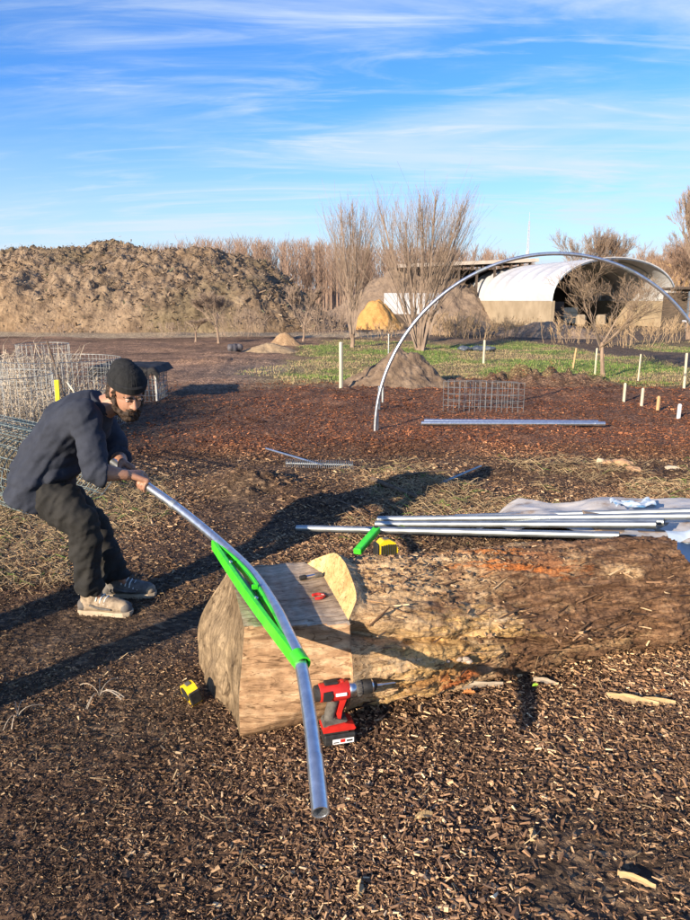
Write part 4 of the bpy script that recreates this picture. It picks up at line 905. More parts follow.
def tree(name, px, ybase, ytop, dist, lab, trunks=1, tr=.10, spread=.45, lean=.12, depth=4, kids=(3, 5), th=.25, width=None, tw=twig_m, rmin=.006, up=.15, grp=None, cat='tree', dz=0, upwill=False):
    b = U(px, ybase, dist); z0 = float(H(b.x, dist))-.05+dz; top = U(px, ytop, dist).z; h = top-z0
    t = empty(name, (b.x, dist, z0)); tag(t, lab, cat, grp); tsg = []; sg = []
    mb = MB()
    for k in range(trunks):
        a = random.uniform(0, 2*PI); ln = lean*random.uniform(.4, 1) if trunks > 1 else lean*.3
        th_ = h*th*random.uniform(.9, 1.15); tp = Vector((math.cos(a)*ln*h*.5, math.sin(a)*ln*h*.3, th_)); rad = tr*(1 if trunks == 1 else random.uniform(.45, .8))
        base = Vector((random.uniform(-1, 1)*tr*.8*(trunks > 1), random.uniform(-1, 1)*tr*.6*(trunks > 1), 0))
        pts = catmull([base, base+(tp-base)*.5+Vector((random.gauss(0, .03*h*.3), 0, 0)), tp], 4); mb.ring(pts, [rad*(1.35-.5*i/len(pts)) if i < 2 else rad*(1.1-.4*i/len(pts)) for i in range(len(pts))], 8)
        nb = random.randint(4, 6) if trunks == 1 else random.randint(2, 4)
        for j in range(nb):
            a2 = random.uniform(0, 2*PI); s_ = spread*random.uniform(.4, 1.25); dd = Vector((math.cos(a2)*math.sin(s_), math.sin(a2)*math.sin(s_), math.cos(s_)))+Vector((tp.x*.25/h, 0, 0))
            grow(tp-Vector((0, 0, random.uniform(0, .25)*th_)), dd, h*(1-th)*.42*random.uniform(.85, 1.1), rad*.5, depth, sg, spread*.8, kids, .66, up, rmin, .10)
    # fit the crown to the real height
    A = np.array([(*a, *b_, r, q) for a, b_, r, q in sg]); zmax = np.percentile(A[:, 5], 99.7); s_ = (h-0)/zmax
    if width: wx = np.percentile(np.abs(A[:, 3]), 97); sxw = width/2/wx
    else: sxw = 1
    sg = [((a[0]*sxw, a[1]*sxw, th*h*0+a[2]*s_ if a[2] > 0 else a[2]), (b_[0]*sxw, b_[1]*sxw, b_[2]*s_), r, q) for a, b_, r, q in sg]
    for v in mb.v: v.z *= s_; v.x *= 1; 
    mb.build('trunk', bark_m, t, True); segs('branches', sg, tw, t, 3); return t
def willow(px, ybase, ytop, dist, lab, stems, width, fork, tr, single):
    b = U(px, ybase, dist); z0 = float(H(b.x, dist))-.05; h = U(px, ytop, dist).z-z0; t = empty('willow_tree', (b.x, dist, z0)); tag(t, lab, 'tree', 'bare willows'); mb = MB(); sg = []
    if single: mb.ring(catmull([(0, 0, 0), (.03, 0, h*fork*.5), (0, 0, h*fork)], 4), [tr*1.35, tr*1.15, tr, tr, tr, tr, tr, tr*1.05, tr*1.15], 10)
    def shoot(p, d, L, r, lev):
        n = 6 if lev == 0 else 3; q = Vector(p); dd = Vector(d).normalized()
        for k in range(n):
            dd = (dd+Vector((random.gauss(0, .035), random.gauss(0, .035), .035))).normalized(); e = q+dd*L/n; r2 = max(.0026, r*(1-.13 if lev == 0 else .85)); sg.append((tuple(q), tuple(e), r, r2)); q, r = e, r2
            if lev < 2 and (lev or k > 0):
                for _ in range(4 if lev == 0 else 2):
                    a = random.uniform(0, 2*PI); s_ = random.uniform(.18, .52); x = dd.orthogonal().normalized(); y = dd.cross(x)
                    nd2 = dd*math.cos(s_)+(x*math.cos(a)+y*math.sin(a))*math.sin(s_)+Vector((0, 0, .12)); f0 = q.lerp(q-dd*L/n, random.random())
                    shoot(f0, nd2, (h*1.0-f0.z)*random.uniform(.35, .72) if lev == 0 else L*random.uniform(.4, .8), max(.0030, r*.34), lev+1)
    for k in range(stems):
        f = (k+.5)/stems*2-1; lean = f*width*.5/h+random.gauss(0, .03); dep = random.gauss(0, .16); base = Vector((f*tr*.7, random.gauss(0, tr*.4), h*fork*.75 if single else 0)); top = h*random.uniform(.80, 1.0)*(1-.16*abs(f)**2)
        d = Vector((lean, dep, 1)); shoot(base, d, (top-base.z)*1.0, tr*random.uniform(.18, .34)*(1.5 if single else 1), 0)
    mb.build('trunk', bark_m, t, True) if single else MB().ell((0, 0, .0), (tr*1.3, tr*1.2, tr*1.0), n=12).build('trunk', bark_m, t, True)
    segs('branches', sg, twig_m, t, 3)
willow(352, 346, 196, 24, 'slim bare willow with a short trunk, left of the willow pair', 8, 1.9, .10, .075, True)
willow(420, 348, 183, 23, 'widest bare willow with many upright stems behind the dirt pile', 13, 3.9, .05, .16, False)
t = tree('orchard_tree', 603, 377, 262, 14.6, 'small bare round headed orchard tree in the grass strip', 1, .045, .75, .25, 4, (2, 4), .30, 2.5, tw=M('orchard_twigs', [(.3, (.18, .13, .09)), (.7, (.30, .22, .15))], 3, .9, 0), rmin=.0022, up=.10)
tree('bare_tree', 594, 300, 229, 74, 'bare tree rising behind the apex of the white tunnel', 3, .14, .5, .3, 4, (3, 4), .25, 6.5, rmin=.008)
tree('bare_tree', 648, 300, 247, 84, 'small dense bare tree between the tunnel and the right edge', 4, .16, .5, .3, 4, (3, 4), .2, 5, rmin=.009, tw=twig_r)
tree('birch_tree', 690, 335, 188, 30, 'tall drooping bare birch cut by the right edge of the photo', 2, .12, .28, .14, 4, (2, 4), .25, 2.0, rmin=.006, up=.1)
tree('bare_tree', 676, 300, 236, 62, 'broad twiggy tree behind the birch at the right edge', 4, .2, .6, .4, 4, (3, 4), .2, 6.5, rmin=.008, tw=twig_r)
tree('young_tree', 92, 400, 328, 13, 'thin leaning sapling right behind the round wire cages', 1, .02, .4, .2, 2, (2, 3), .3, .7, rmin=.004) if False else None
tree('young_tree', 219, 350, 292, 26, 'slim sapling standing in front of the debris mound', 1, .045, .45, .2, 4, (3, 4), .35, 1.7, rmin=.0042)
tree('young_tree', 303, 350, 285, 27, 'twiggy sapling at the right end of the debris mound', 1, .04, .4, .2, 4, (3, 4), .3, 1.4, rmin=.0042)
tree('young_tree', 196, 350, 318, 26, 'short sapling with a small crown, leftmost by the mound foot', 1, .04, .5, .2, 3, (3, 4), .5, .9, rmin=.0042)
# shrubs: bunches of thin stems
def shrub(name, px, py, ytop, dist, w, n, lab, m, grp=None, rmin=.006, dep=2):
    b = U(px, py, dist); z0 = float(H(b.x, dist)); h = U(px, ytop, dist).z-z0; sg = []
    for k in range(n):
        a = random.uniform(0, 2*PI); r = math.sqrt(random.random())*w*.42; s_ = random.uniform(0, .65)
        grow((math.cos(a)*r, math.sin(a)*r*.7, -.02), (math.cos(a)*s_, math.sin(a)*s_, 1), h*.42*random.uniform(.5, 1.1), rmin*1.6, dep, sg, .5, (2, 3), .62, .1, rmin, .14)
    o = segs(name, sg, m, None, 3); o.location = (b.x, dist, z0); tag(o, lab, 'shrub', grp); return o
GS = 'leafless shrubs around the tunnels'
tan_t = M('tan_twigs', [(.3, (.27, .185, .11)), (.7, (.45, .33, .2))], .6, .9, 0)
for (px, py, yt, d_, w, n, l) in ((480, 332, 309, 30, 4.2, 80, 'brown shrub mass in front of the tunnel wall'), (452, 330, 302, 31, 2.6, 50, 'brown shrub right of the wide willow'), (512, 328, 312, 33, 2.6, 45, 'low shrub beside the tunnel corner'),
        (570, 335, 310, 27, 2.4, 26, 'tangled shrub left behind the orchard tree'), (632, 338, 302, 25, 2.6, 34, 'tangled shrub right behind the orchard tree'), (664, 336, 310, 28, 2.6, 30, 'dense shrub under the birch'), (325, 338, 292, 33, 2.4, 60, 'twiggy shrub at the right foot of the debris mound'), (376, 338, 318, 30, 2.4, 40, 'low shrub between the two willows'), (240, 335, 300, 31, 2.2, 40, 'thin grey shrub against the debris mound'), (165, 336, 318, 31.5, 3, 36, 'low grey weeds at the foot of the debris mound'), (60, 336, 318, 32, 4, 44, 'low weeds at the left foot of the debris mound')):
    shrub('leafless_shrub', px, py, yt, d_, w, n, l, tan_t if px > 350 else twig_m, GS, .0055)
# far wood: reads as one mass
sg = []
def far_tree(x, y, h):
    n = random.randint(5, 8)
    sg.append(((x, y, 0), (x, y, h*.55), .13, .07)); sg.append(((x, y, h*.55), (x+random.gauss(0, .3), y, h), .07, .015))
    for k in range(44):
        z = h*random.uniform(.22, .93); a = random.uniform(0, 2*PI); L = h*.20*random.uniform(.4, 1)*(1.15-z/h*.7)
        e = (x+math.cos(a)*L*.7, y+math.sin(a)*L*.7, z+L*random.uniform(.9, 1.7)); sg.append(((x, y, z), e, .026, .013))
        for q in range(3):
            t = random.uniform(.3, .9); m_ = tuple(Vector((x, y, z)).lerp(Vector(e), t)); a2 = a+random.gauss(0, .9); sg.append((m_, (m_[0]+math.cos(a2)*L*.35, m_[1]+math.sin(a2)*L*.35, m_[2]+L*.7), .014, .008))
ptop = [(130, 252), (165, 246), (185, 240), (230, 239), (300, 240), (330, 244), (380, 246), (440, 246), (480, 248), (510, 254), (530, 262), (560, 268)]
for k in range(430):
    px = random.uniform(120, 535); y = random.uniform(98, 150); yt = np.interp(px, [a for a, _ in ptop], [b for _, b in ptop])+random.uniform(-2, 9)
    q = U(px, yt, y); far_tree(q.x, y, q.z)
for k in range(90):
    px = random.uniform(535, 860); y = random.uniform(100, 150); q = U(px, 268+random.uniform(-10, 6), y); far_tree(q.x, y, q.z)
o = segs('far_wood', sg, twig_r, None, 3); tag(o, 'leafless reddish brown wood along the horizon', 'wood', kind='stuff')
# forest floor bank behind the wood
bank = M('wood_floor', [(.3, (.13, .085, .065)), (.7, (.20, .135, .10))], .4, .95, .6, .3)
X = np.linspace(-120, 140, 260); T = np.linspace(0, 1, 14); XM3, TM3 = np.meshgrid(X, T); Z3 = np.sin(TM3*PI*.5)*(4.4+1.6*fbm(XM3*.2, TM3, 3))*np.where(XM3 < 45, 1, .8); V = np.stack([XM3, 150+TM3*16, Z3-.3], -1).reshape(-1, 3); ix = np.arange(len(X)*14).reshape(14, len(X))
F = np.stack([ix[:-1, :-1], ix[:-1, 1:], ix[1:, 1:], ix[1:, :-1]], -1).reshape(-1, 4); o = mesh_obj('hills', V, F, bank, None, True); tag(o, kind='structure')
# ------------------------------------------------------------------ tunnels and sheds
cover = M('white_cover', [(.3, (.40, .41, .43)), (.7, (.52, .53, .54))], .8, .5, .5, .12, (1, .5, 1), spec=.4)
wallm = M('concrete_block_wall', [(.3, (.24, .19, .125)), (.7, (.36, .29, .20))], 1.2, .9, .4, .03)
darkin = M('dark_timber', [(.3, (.05, .038, .03)), (.7, (.11, .085, .065))], 2, .9, .3, .02)
FL = Vector((13.1, 45, 0)); fd = Vector((8.9, 2.1, 0)); wd = fd.length; fd.normalize(); bd = Vector((-fd.y, fd.x, 0)); TLn = 13.6; wh = 1.55; rise = 2.75
tn = empty('storage_tunnel', FL); tn.location.z = 0; tn.rotation_euler = (0, 0, math.atan2(fd.y, fd.x)); tag(tn, 'white covered storage tunnel with an open arched front', 'tunnel')
def archp(a): return (wd/2-wd/2*math.cos(a), rise*math.sin(a)**.85+wh)
na, nl = 40, 120; V = []; F = []
for lay, ins in ((0, 0), (1, .05)):
    for j in range(nl+1):
        y = TLn*j/nl; sagv = .10*abs(math.sin(PI*y/1.7))
        for i in range(na+1):
            a = PI*i/na; x, z = archp(a); cx_, cz_ = wd/2, wh; x = cx_+(x-cx_)*(1-ins/3-sagv*.25*math.sin(a)); z = cz_+(z-cz_)*(1-ins/3-sagv*.5); V.append((x, y, z))
m1 = (na+1)*(nl+1)
for j in range(nl):
    for i in range(na):
        a = j*(na+1)+i; F.append((a, a+1, a+na+2, a+na+1)); F.append((m1+a+na+1, m1+a+na+2, m1+a+1, m1+a))
for i in range(na): F.append((i, m1+i, m1+i+1, i+1)); a = nl*(na+1)+i; F.append((a+1, m1+a+1, m1+a, a))
mesh_obj('cover', V, F, cover, tn, True)
for k in range(9):
    y = TLn*k/8+(.02 if k == 0 else 0); MB().ring([(archp(a)[0]*.985+.07, y, (archp(a)[1]-wh)*.97+wh-.04) for a in np.linspace(0, PI, 30)], .045, 6).build('rib', galv_dull, tn, True)
MB().box((.15, TLn/2, wh/2-.1), (.3, TLn, wh+.2), bev=.02).build('side_wall', wallm, tn); MB().box((wd-.15, TLn/2, wh/2-.1), (.3, TLn, wh+.2), bev=.02).build('side_wall', wallm, tn)
back = [(x, z) for x, z in [archp(a) for a in np.linspace(0, PI, 30)]]; MB().prism([(.02, -.1)]+[(x*.98+.09, z*.985) for x, z in back]+[(wd-.02, -.1)], TLn-.12, TLn-.06, plane='xz').build('back_wall', darkin, tn)
for k in range(6): MB().box((.308+0, 1.0+k*2.3, wh/2), (.015, .03, wh-.1)).build('wall_joint', darkin, tn)
# things stored inside the tunnel
for (x, y, s_, m, l, c) in ((1.4, 2.2, (1.2, 1.0, 1.5), darkin, 'dark crate stack just inside the tunnel mouth', 'crate'), (3.4, 4, (1.4, 1.2, 1.1), stake_m, 'pale bale stack deeper inside the tunnel', 'bale')):
    q = FL+fd*x+bd*y; mb = MB()
    for k in range(3): mb.box((0, 0, s_[2]*(k+.5)/3), (s_[0]*(1-.04*k), s_[1], s_[2]/3-.02), bev=.02)
    o = mb.build('stored_stack', m); o.location = q; o.rotation_euler = (0, 0, .23); tag(o, l, c)
# person-high sacks in front (pale)
for k, (px, l) in enumerate(((581, 'pale bulk bag at the tunnel mouth, left one'), (601, 'pale bulk bag at the tunnel mouth, right one'))):
    p = U(px, 318, 44); mb = MB().box((0, 0, .36), (.55, .55, .72), bev=.12)
    o = mb.build('bulk_bag', wallm); o.location = (p.x, 44, 0); tag(o, l, 'bag', 'bulk bags at the tunnel mouth')
# dark open shed behind the willows
sh = empty('open_shed', U(465, 320, 56)); sh.location.z = 0; sh.rotation_euler = (0, 0, .1); tag(sh, 'long dark open sided shed with a pale roof edge behind the willows', 'shed')
MB().box((0, 2.5, 4.35), (11, 6, .16), Matrix.Rotation(-.045, 3, 'Y'), bev=.02).build('roof', darkin, sh)
MB().box((0, -.56, 4.40), (11.1, .10, .26), Matrix.Rotation(-.045, 3, 'Y')).build('roof_edge', M('pale_gutter', [(.3, (.34, .29, .24)), (.7, (.46, .40, .34))], 2, .7, 0), sh)
MB().box((0, 5.2, 2.1), (10.6, .1, 4.1)).build('back_wall', darkin, sh)
for k in range(8): MB().box((-5+k*1.43, -.3, 2.05-.02*k), (.16, .16, 4.3)).build('post', darkin, sh)
for k in range(14): MB().box((-5+k*.77, -.15, 4.05+.035*(k-6.5)), (.07, .5, .4)).build('rafter', darkin, sh)
# white panels
wpn = empty('white_panel_wall', U(411, 318, 46)); wpn.location.z = 0; tag(wpn, 'row of white panels between the sand heap and the willow', 'panel wall')
p0 = U(383.5, 312, 46); p1 = U(439, 293, 46); wz = p1.z; wL = (p1.x-p0.x)
for k in range(4): MB().box((-wL/2+wL*(k+.5)/4, 0, wz/2+.35), (wL/4-.03, .08, wz-.7), bev=.02).build('panel', cover, wpn)
MB().box((0, .1, .3), (wL, .12, .75)).build('base_wall', darkin, wpn)
# low grey shelter at the far right
s2 = empty('machine_shelter', U(688, 320, 38)); s2.location.z = 0; tag(s2, 'dark roofed shelter cut by the right edge of the photo', 'shelter')
MB().box((1.5, 1, 2.1), (4.0, 3, .14), Matrix.Rotation(.06, 3, 'Y'), bev=.02).build('roof', darkin, s2); MB().box((1.5, 2.3, 1.0), (3.8, .1, 2.0)).build('back_wall', darkin, s2)
for k in (0, 1, 2): MB().box((-.2+1.7*k, -.3, 1.0), (.12, .12, 2.1)).build('post', galv_dull, s2)
MB().box((1.2, -.6, .5), (3.4, .5, .12), bev=.03).build('counter', cover, s2)
# radio mast
ms = empty('radio_mast', U(527, 262, 260)); b = U(527, 262, 260); top = U(527.5, 221, 260); ms.location = (b.x, 260, 0); hM = top.z; tag(ms, 'thin grey lattice radio mast on the horizon left of the tunnel', 'mast')
sg2 = []; mstm = M('mast_grey', [(.3, (.38, .38, .4)), (.7, (.48, .48, .5))], 1, .7, 0)
for (x, y) in ((-.5, -.4), (.5, -.4), (0, .5)): sg2.append(((x*1.4, y*1.4, 0), (x*.4, y*.4, hM), .10, .07))
for k in range(26):
    z = hM*k/26; s_ = 1.4-1.0*k/26; sg2.append(((-.5*s_, -.4*s_, z), (.5*s_, -.4*s_, z+hM/26), .05, .05)); sg2.append(((.5*s_, -.4*s_, z), (0, .5*s_, z+hM/26), .05, .05))
segs('lattice', sg2, mstm, ms, 4); MB().box((0, 0, hM*.62), (1.1, 1.0, 2.2), bev=.2).build('antenna_cluster', mstm, ms); MB().ring([(0, 0, hM), (0, 0, hM+3)], .06, 6).build('aerial', mstm, ms)
# blue-grey tarp bundle in grass, small tools by the mound
def bundle(px, py, r, m, lab, name, cat):
    p = W(px, py); mb = MB()
    for k in range(6): mb.ell((rng.normal(0, r[0]*.5), rng.normal(0, r[1]*.4), r[2]*.6), (r[0]*.6, r[1]*.6, r[2]*.6), n=10)
    o = mb.remesh(name, m, None, .035, 1, .5, lambda co, no: co+no*(.07*fbm(co[:, 0]*7, co[:, 1]*7+co[:, 2]*9, 3))[:, None]); o.location = (p.x, p.y, float(H(p.x, p.y))); tag(o, lab, cat)
bundle(476, 351, (.36, .22, .14), M('dark_blue_tarp', [(.3, (.03, .04, .06)), (.7, (.10, .12, .15))], 5, .4, .3), 'dark blue bundled tarp in the grass beside the white stake', 'tarp_bundle', 'tarp')
bundle(236, 352, (.16, .14, .26), M('dark_bag', [(.3, (.05, .05, .06)), (.7, (.13, .12, .13))], 5, .6, .3), 'small dark bundle of tools at the foot of the mound', 'tool_bundle', 'bundle')
bundle(291, 346, (.18, .15, .16), M('brown_bag', [(.3, (.07, .05, .04)), (.7, (.20, .15, .1))], 5, .6, .3), 'dark lump on the brushwood pile left of the grass', 'tool_bundle', 'bundle')
for (px, py, rr_, h, m, l) in ((268, 352, 1.0, .28, M('straw_heap', [(.3, (.24, .17, .10)), (.7, (.38, .28, .17))], 8, .9, .8, .03), 'low straw coloured heap in front of the debris mound'), (284, 347, .7, .45, M('orange_brush', [(.3, (.24, .15, .08)), (.7, (.38, .26, .15))], 8, .9, .9, .04), 'small orange brown brushwood heap near the grass edge')):
    p = W(px, py); heap('soil_mound', p.x, p.y+.4, rr_, rr_*.7, h, m, l, 50, .22, seed=px)
# ------------------------------------------------------------------ left: wire cages, weeds, black covered frame
def ringcage(px, y, rad, h, lab, sv=.055, m=wire_m, r=.0022):
    x = U(px, 400, y).x; t = empty('wire_cage', (x, y, float(H(x, y))-.02)); tag(t, lab, 'wire cage', 'round wire plant cages'); sg = []; n = int(2*PI*rad/sv)
    def f(a, z): rr_ = rad*(1+.03*math.sin(a*3+z*2)); return (rr_*math.cos(a), rr_*math.sin(a), z)
    for i in range(n): a = 2*PI*i/n; sg.append((f(a, 0), f(a, h/2), r, r)); sg.append((f(a, h/2), f(a, h), r, r))
    k = int(h/sv)
    for j in range(k+1):
        rr2 = r*(1.8 if j == k else 1)
        for i in range(40): sg.append((f(2*PI*i/40, h*j/k), f(2*PI*(i+1)/40, h*j/k), rr2, rr2))
    segs('wire_mesh', sg, m, t, 3); return t
ringcage(64, 8.8, .72, .90, 'wide round wire cage behind the worker\'s back', .06, r=.0025)
ringcage(48, 10.2, .36, 1.02, 'tall narrow wire cage holding the dry weeds', .08, r=.0028)
ringcage(-6, 7.4, .6, .85, 'wire cage cut by the left edge of the photo', .07, r=.0022)
# lying roll of green mesh
rx0 = U(6, 430, 5.4); t = empty('mesh_roll', (rx0.x, 5.6, float(H(rx0.x, 5.6))), math.radians(-38)); tag(t, 'flattened roll of green coated wire mesh lying at the left edge', 'wire roll')
sg = []; Lr = 1.2
def rf(a, s_): rr_ = .30+.07*a/(2*PI); return (Lr*(s_-.5), rr_*1.15*math.cos(a), .28+rr_*.85*math.sin(a))
for i in range(48):
    a = 4*PI*i/48*1.0; 
    for k in range(4): sg.append((rf(a, k/4), rf(a, (k+1)/4), .003, .003))
for k in range(17):
    for i in range(48): sg.append((rf(4*PI*i/48, k/16), rf(4*PI*(i+1)/48, k/16), .003, .003))
segs('wire_mesh', sg, wire_g, t, 3)
# dry weeds within the cages
def weeds(px, y, w, h, n, lab, m=dry_m, lean=0):
    x = U(px, 400, y).x; sg = []
    for k in range(n):
        a = random.uniform(0, 2*PI); r = math.sqrt(random.random())*w; p = Vector((math.cos(a)*r, math.sin(a)*r, 0)); d = Vector((random.gauss(lean, .25), random.gauss(0, .25), 1)).normalized(); L = h*random.uniform(.4, 1.1)
        for s_ in range(5):
            q = p+d*(L/5); sg.append((tuple(p), tuple(q), .0042, .0035)); p = q; d = (d+Vector((random.gauss(0, .16), random.gauss(0, .16), -.08*s_))).normalized()
            if random.random() < .7:
                a = random.uniform(0, 2*PI); e = p+Vector((math.cos(a), math.sin(a), random.uniform(-.4, .8)))*random.uniform(.05, .2); sg.append((tuple(p), tuple(e), .003, .0015))
    o = segs('dry_weeds', sg, m, None, 3); o.location = (x, y, float(H(x, y))-.02); tag(o, lab, 'weeds', 'dry weeds among the cages')
weeds(36, 9.2, .5, 1.05, 330, 'tallest tangle of dry grey weeds inside the narrow cage'); weeds(62, 8.8, .6, .65, 300, 'lower dry weeds filling the wide cage')
weeds(8, 7.6, .55, .75, 320, 'dry weeds in the cage at the left edge'); weeds(22, 6.6, .4, .5, 110, 'thin dry stalks behind the green mesh roll', M('dark_stalks', [(.3, (.12, .11, .08)), (.7, (.28, .25, .18))], 6, .9, 0))
stick([U(72, 420, 8.2), U(58, 375, 8.3), U(47, 341, 8.4)], .016, 'thin dark pole leaning out of the wire cages', barkd, 'leaning_pole', 'pole')
stick([U(84, 410, 7.6), U(74, 392, 7.7), U(67, 382, 7.8)], .014, 'short pale stick leaning beside the yellow stake', stake_m, 'leaning_pole', 'pole')
p = U(59, 420, 7.2); o = MB().box((0, 0, .0), (.045, .03, .9), bev=.004).build('yellow_stake', stake_y); top = U(60, 380, 7.2); o.location = (p.x, 7.2, top.z-.45); o.rotation_euler = (0, .03, .3); tag(o, 'yellow painted stake standing against the wire cages', 'stake')
p = U(2, 380, 11); stick([Vector((p.x, 11, 0)), Vector((p.x, 11, U(2, 338, 11).z))], .03, 'dark upright post at the left edge behind the cages', barkd, 'fence_post', 'post')
# black covered frame
b0 = W(118, 400); b1 = W(157, 399); yb = 11.2; x0 = U(96, 400, yb).x; x1 = U(157, 400, yb).x; zt = U(140, 368, yb).z
fr = empty('covered_crate', ((x0+x1)/2, yb, float(H((x0+x1)/2, yb)))); tag(fr, 'mesh crate draped with a black cover behind the worker\'s head', 'crate'); wf = x1-x0
sg = []
for i in range(17):
    x = -wf/2+wf*i/16
    for y in (0, .7): sg.append(((x, y, 0), (x, y, zt), .006, .006))
for j in range(7):
    z = zt*j/6
    for y in (0, .7): sg.append(((-wf/2, y, z), (wf/2, y, z), .005, .005))
    for x in (-wf/2, wf/2): sg.append(((x, 0, z), (x, .7, z), .005, .005))
for j in range(9): y = .7*j/8; sg.append(((wf/2, y, 0), (wf/2, y, zt), .006, .006))
segs('mesh_frame', sg, wire_m, fr, 4)
pm_ = M('white_posts', [(.3, (.4, .4, .38)), (.7, (.56, .56, .52))], 5, .7, 0)
for x in (-wf/2, 0, wf/2): MB().box((x, -.012, zt/2-.01), (.026, .026, zt-.02)).build('frame_post', pm_, fr)
def cvf(a, b):
    x = (a-.5)*(wf+.14); y = -.22+1.15*b; z = zt+.03+.03*float(fbm(a*6, b*5, 3)); 
    if b < .18: z -= (1-b/.18)*(.16+.06*math.sin(a*19)); y = -.05-.02*math.sin(a*15)-.02*(.18-b)
    if a > .93: z -= .10*(a-.93)/.07
    return Vector((x, y, z))
cvm = M('black_cover', [(.3, (.008, .008, .009)), (.7, (.022, .022, .024))], 6, .75, .4, .02); V, F = sheet('c', cvf, 50, 26, cvm); mesh_obj('black_cover', V, F, cvm, fr, True)
# unseen posts added beyond the left edge to cast shade on the near ground
o = MB().ring([(0, 0, -.1), (0, 0, 1.05), (0, 0, 1.15)], [.10, .10, .07], 10).build('shade_post', bark_m); o.location = (-2.62, 1.05, 0); tag(o, 'thick unseen post added just left of view to cast shade', 'post', 'wooden posts')
o = MB().ring([(0, 0, -.1), (0, 0, .9), (0, 0, .95)], [.13, .12, .10], 10).build('shade_post', bark_m); o.location = (-3.15, 1.55, 0); tag(o, 'stout low unseen post added further left to cast shade', 'post', 'wooden posts')
# thistle tuft in the foreground
def tuft(px, py, n, s, lab):
    p = W(px, py); sg = []; z = float(H(p.x, p.y))
    for k in range(n):
        a = random.uniform(0, 2*PI); q = Vector((0, 0, 0)); d = Vector((math.cos(a)*.6, math.sin(a)*.6, 1)).normalized()
        for j in range(5): e = q+d*s/5; sg.append((tuple(q), tuple(e), .0018, .0014)); q = e; d = (d+Vector((math.cos(a)*.25, math.sin(a)*.25, -.42))).normalized()
    o = segs('dry_tuft', sg, dry_m, None, 3); o.location = (p.x, p.y, z); tag(o, lab, 'tuft', 'dry tufts in the near ground')
tuft(100, 698, 9, .14, 'curled dry tuft in the shade left of the log'); tuft(18, 722, 5, .12, 'sparse bent straw tuft at the left edge')
# ------------------------------------------------------------------ the worker
skin = M('skin', [(.3, (.27, .135, .085)), (.6, (.37, .20, .13)), (.75, (.43, .24, .17))], 22, .5, .15, .001, spec=.4)
shirt_m = M('navy_cotton', [(.3, (.019, .023, .035)), (.7, (.034, .040, .057))], 14, .88, .35, .003, bscale=70)
trou_m = M('black_trousers', [(.3, (.013, .013, .013)), (.7, (.026, .025, .023))], 12, .85, .35, .003, bscale=60)
hat_m = M('black_knit', [(.3, (.010, .011, .012)), (.7, (.022, .023, .025))], 60, .95, .6, .003, (1, 1, .2), bscale=120)
hair_m = M('dark_hair', [(.3, (.016, .011, .008)), (.7, (.06, .038, .026))], 80, .7, .6, .004, bscale=140)
shoe_m = M('tan_shoe', [(.34, (.13, .10, .075)), (.48, (.29, .225, .155)), (.7, (.40, .32, .225))], 26, .8, .3, .003); shoe_d = M('shoe_dark_mesh', [(.3, (.07, .065, .06)), (.7, (.18, .165, .15))], 26, .8, .3, .003)
sole_m = M('shoe_sole', [(.3, (.32, .25, .17)), (.7, (.48, .40, .29))], 14, .8, .3, .003); lace_m = M('lace', [(.3, (.55, .55, .52)), (.7, (.75, .75, .7))], 10, .7, 0)
man = empty('person', W(100, 600)); man.location.z = 0; mo = man.location.copy()
tag(man, 'bearded man in dark shirt and black beanie pulling the tube with both hands', 'person')
def Q(px, py, y): return U(px, py, y)-mo
hipN, hipF = Q(35, 483, 3.37), Q(42, 478, 3.60); knN, knF = Q(85, 522, 3.30), Q(96, 527, 3.58); anN, anF = Q(89, 586, 3.37), Q(118, 572, 3.56)
pel = Q(38, 474, 3.48); waist = Q(52, 452, 3.48); chest = Q(74, 428, 3.48); neck = Q(101, 405, 3.46); shN, shF = Q(85, 417, 3.30), Q(98, 412, 3.66)
elN, elF = Q(97, 472, 3.20), Q(117, 458, 3.62)
# hand targets lie on the real tube
def tube_at(px):
    for a, b_ in zip(TP, TP[1:]):
        pa = 345+FP*a.x/(a.y*cp+(CAMH-a.z)*sp); pb = 345+FP*b_.x/(b_.y*cp+(CAMH-b_.z)*sp)
        if pa <= px <= pb: t = (px-pa)/(pb-pa); return a.lerp(b_, t), (b_-a).normalized()
gN, tdir = tube_at(144); gF, _ = tube_at(127); gN -= mo; gF -= mo
hc_ = Q(127.5, 391, 3.40)
Fv = Vector((.55, -.70, -.44)).normalized(); Uv = (Vector((.02, -.05, 1))-Fv*Vector((.02, -.05, 1)).dot(Fv)).normalized(); Rv = Fv.cross(Uv).normalized()   # Rv: his right
HM = Matrix((Rv, Fv, Uv)).transposed()
def hl(x, y, z): return hc_+HM @ Vector((x, y, z))
body = MB()
# head, in head space (x = his right, y = forward, z = up)
body.ell(hl(0, -.012, .025), (.076, .094, .098), HM, 20); body.ell(hl(0, .022, -.035), (.060, .068, .075), HM, 18); body.ell(hl(0, .048, -.085), (.034, .034, .026), HM, 12)
body.ell(hl(0, .070, -.050), (.030, .022, .030), HM, 12)                                   # muzzle
body.chain([hl(0, .088, .006), hl(0, .101, -.018), hl(0, .108, -.032)], [.0085, .0105, .0125], 10)   # nose
for s_ in (-1, 1):
    body.ell(hl(s_*.013, .096, -.035), (.008, .010, .007), HM, 8)
    body.ell(hl(s_*.030, .083, .020), (.021, .010, .008), HM, 10); body.ell(hl(s_*.078, -.008, -.005), (.008, .018, .031), HM, 10)
body.ell(hl(0, .091, -.056), (.022, .008, .0045), HM, 10); body.ell(hl(0, .089, -.065), (.019, .008, .0055), HM, 10)
body.chain([neck+Vector((-.02, .0, -.03)), hl(0, -.045, -.07), hl(0, -.03, -.02)], [.066, .056, .056], 14)
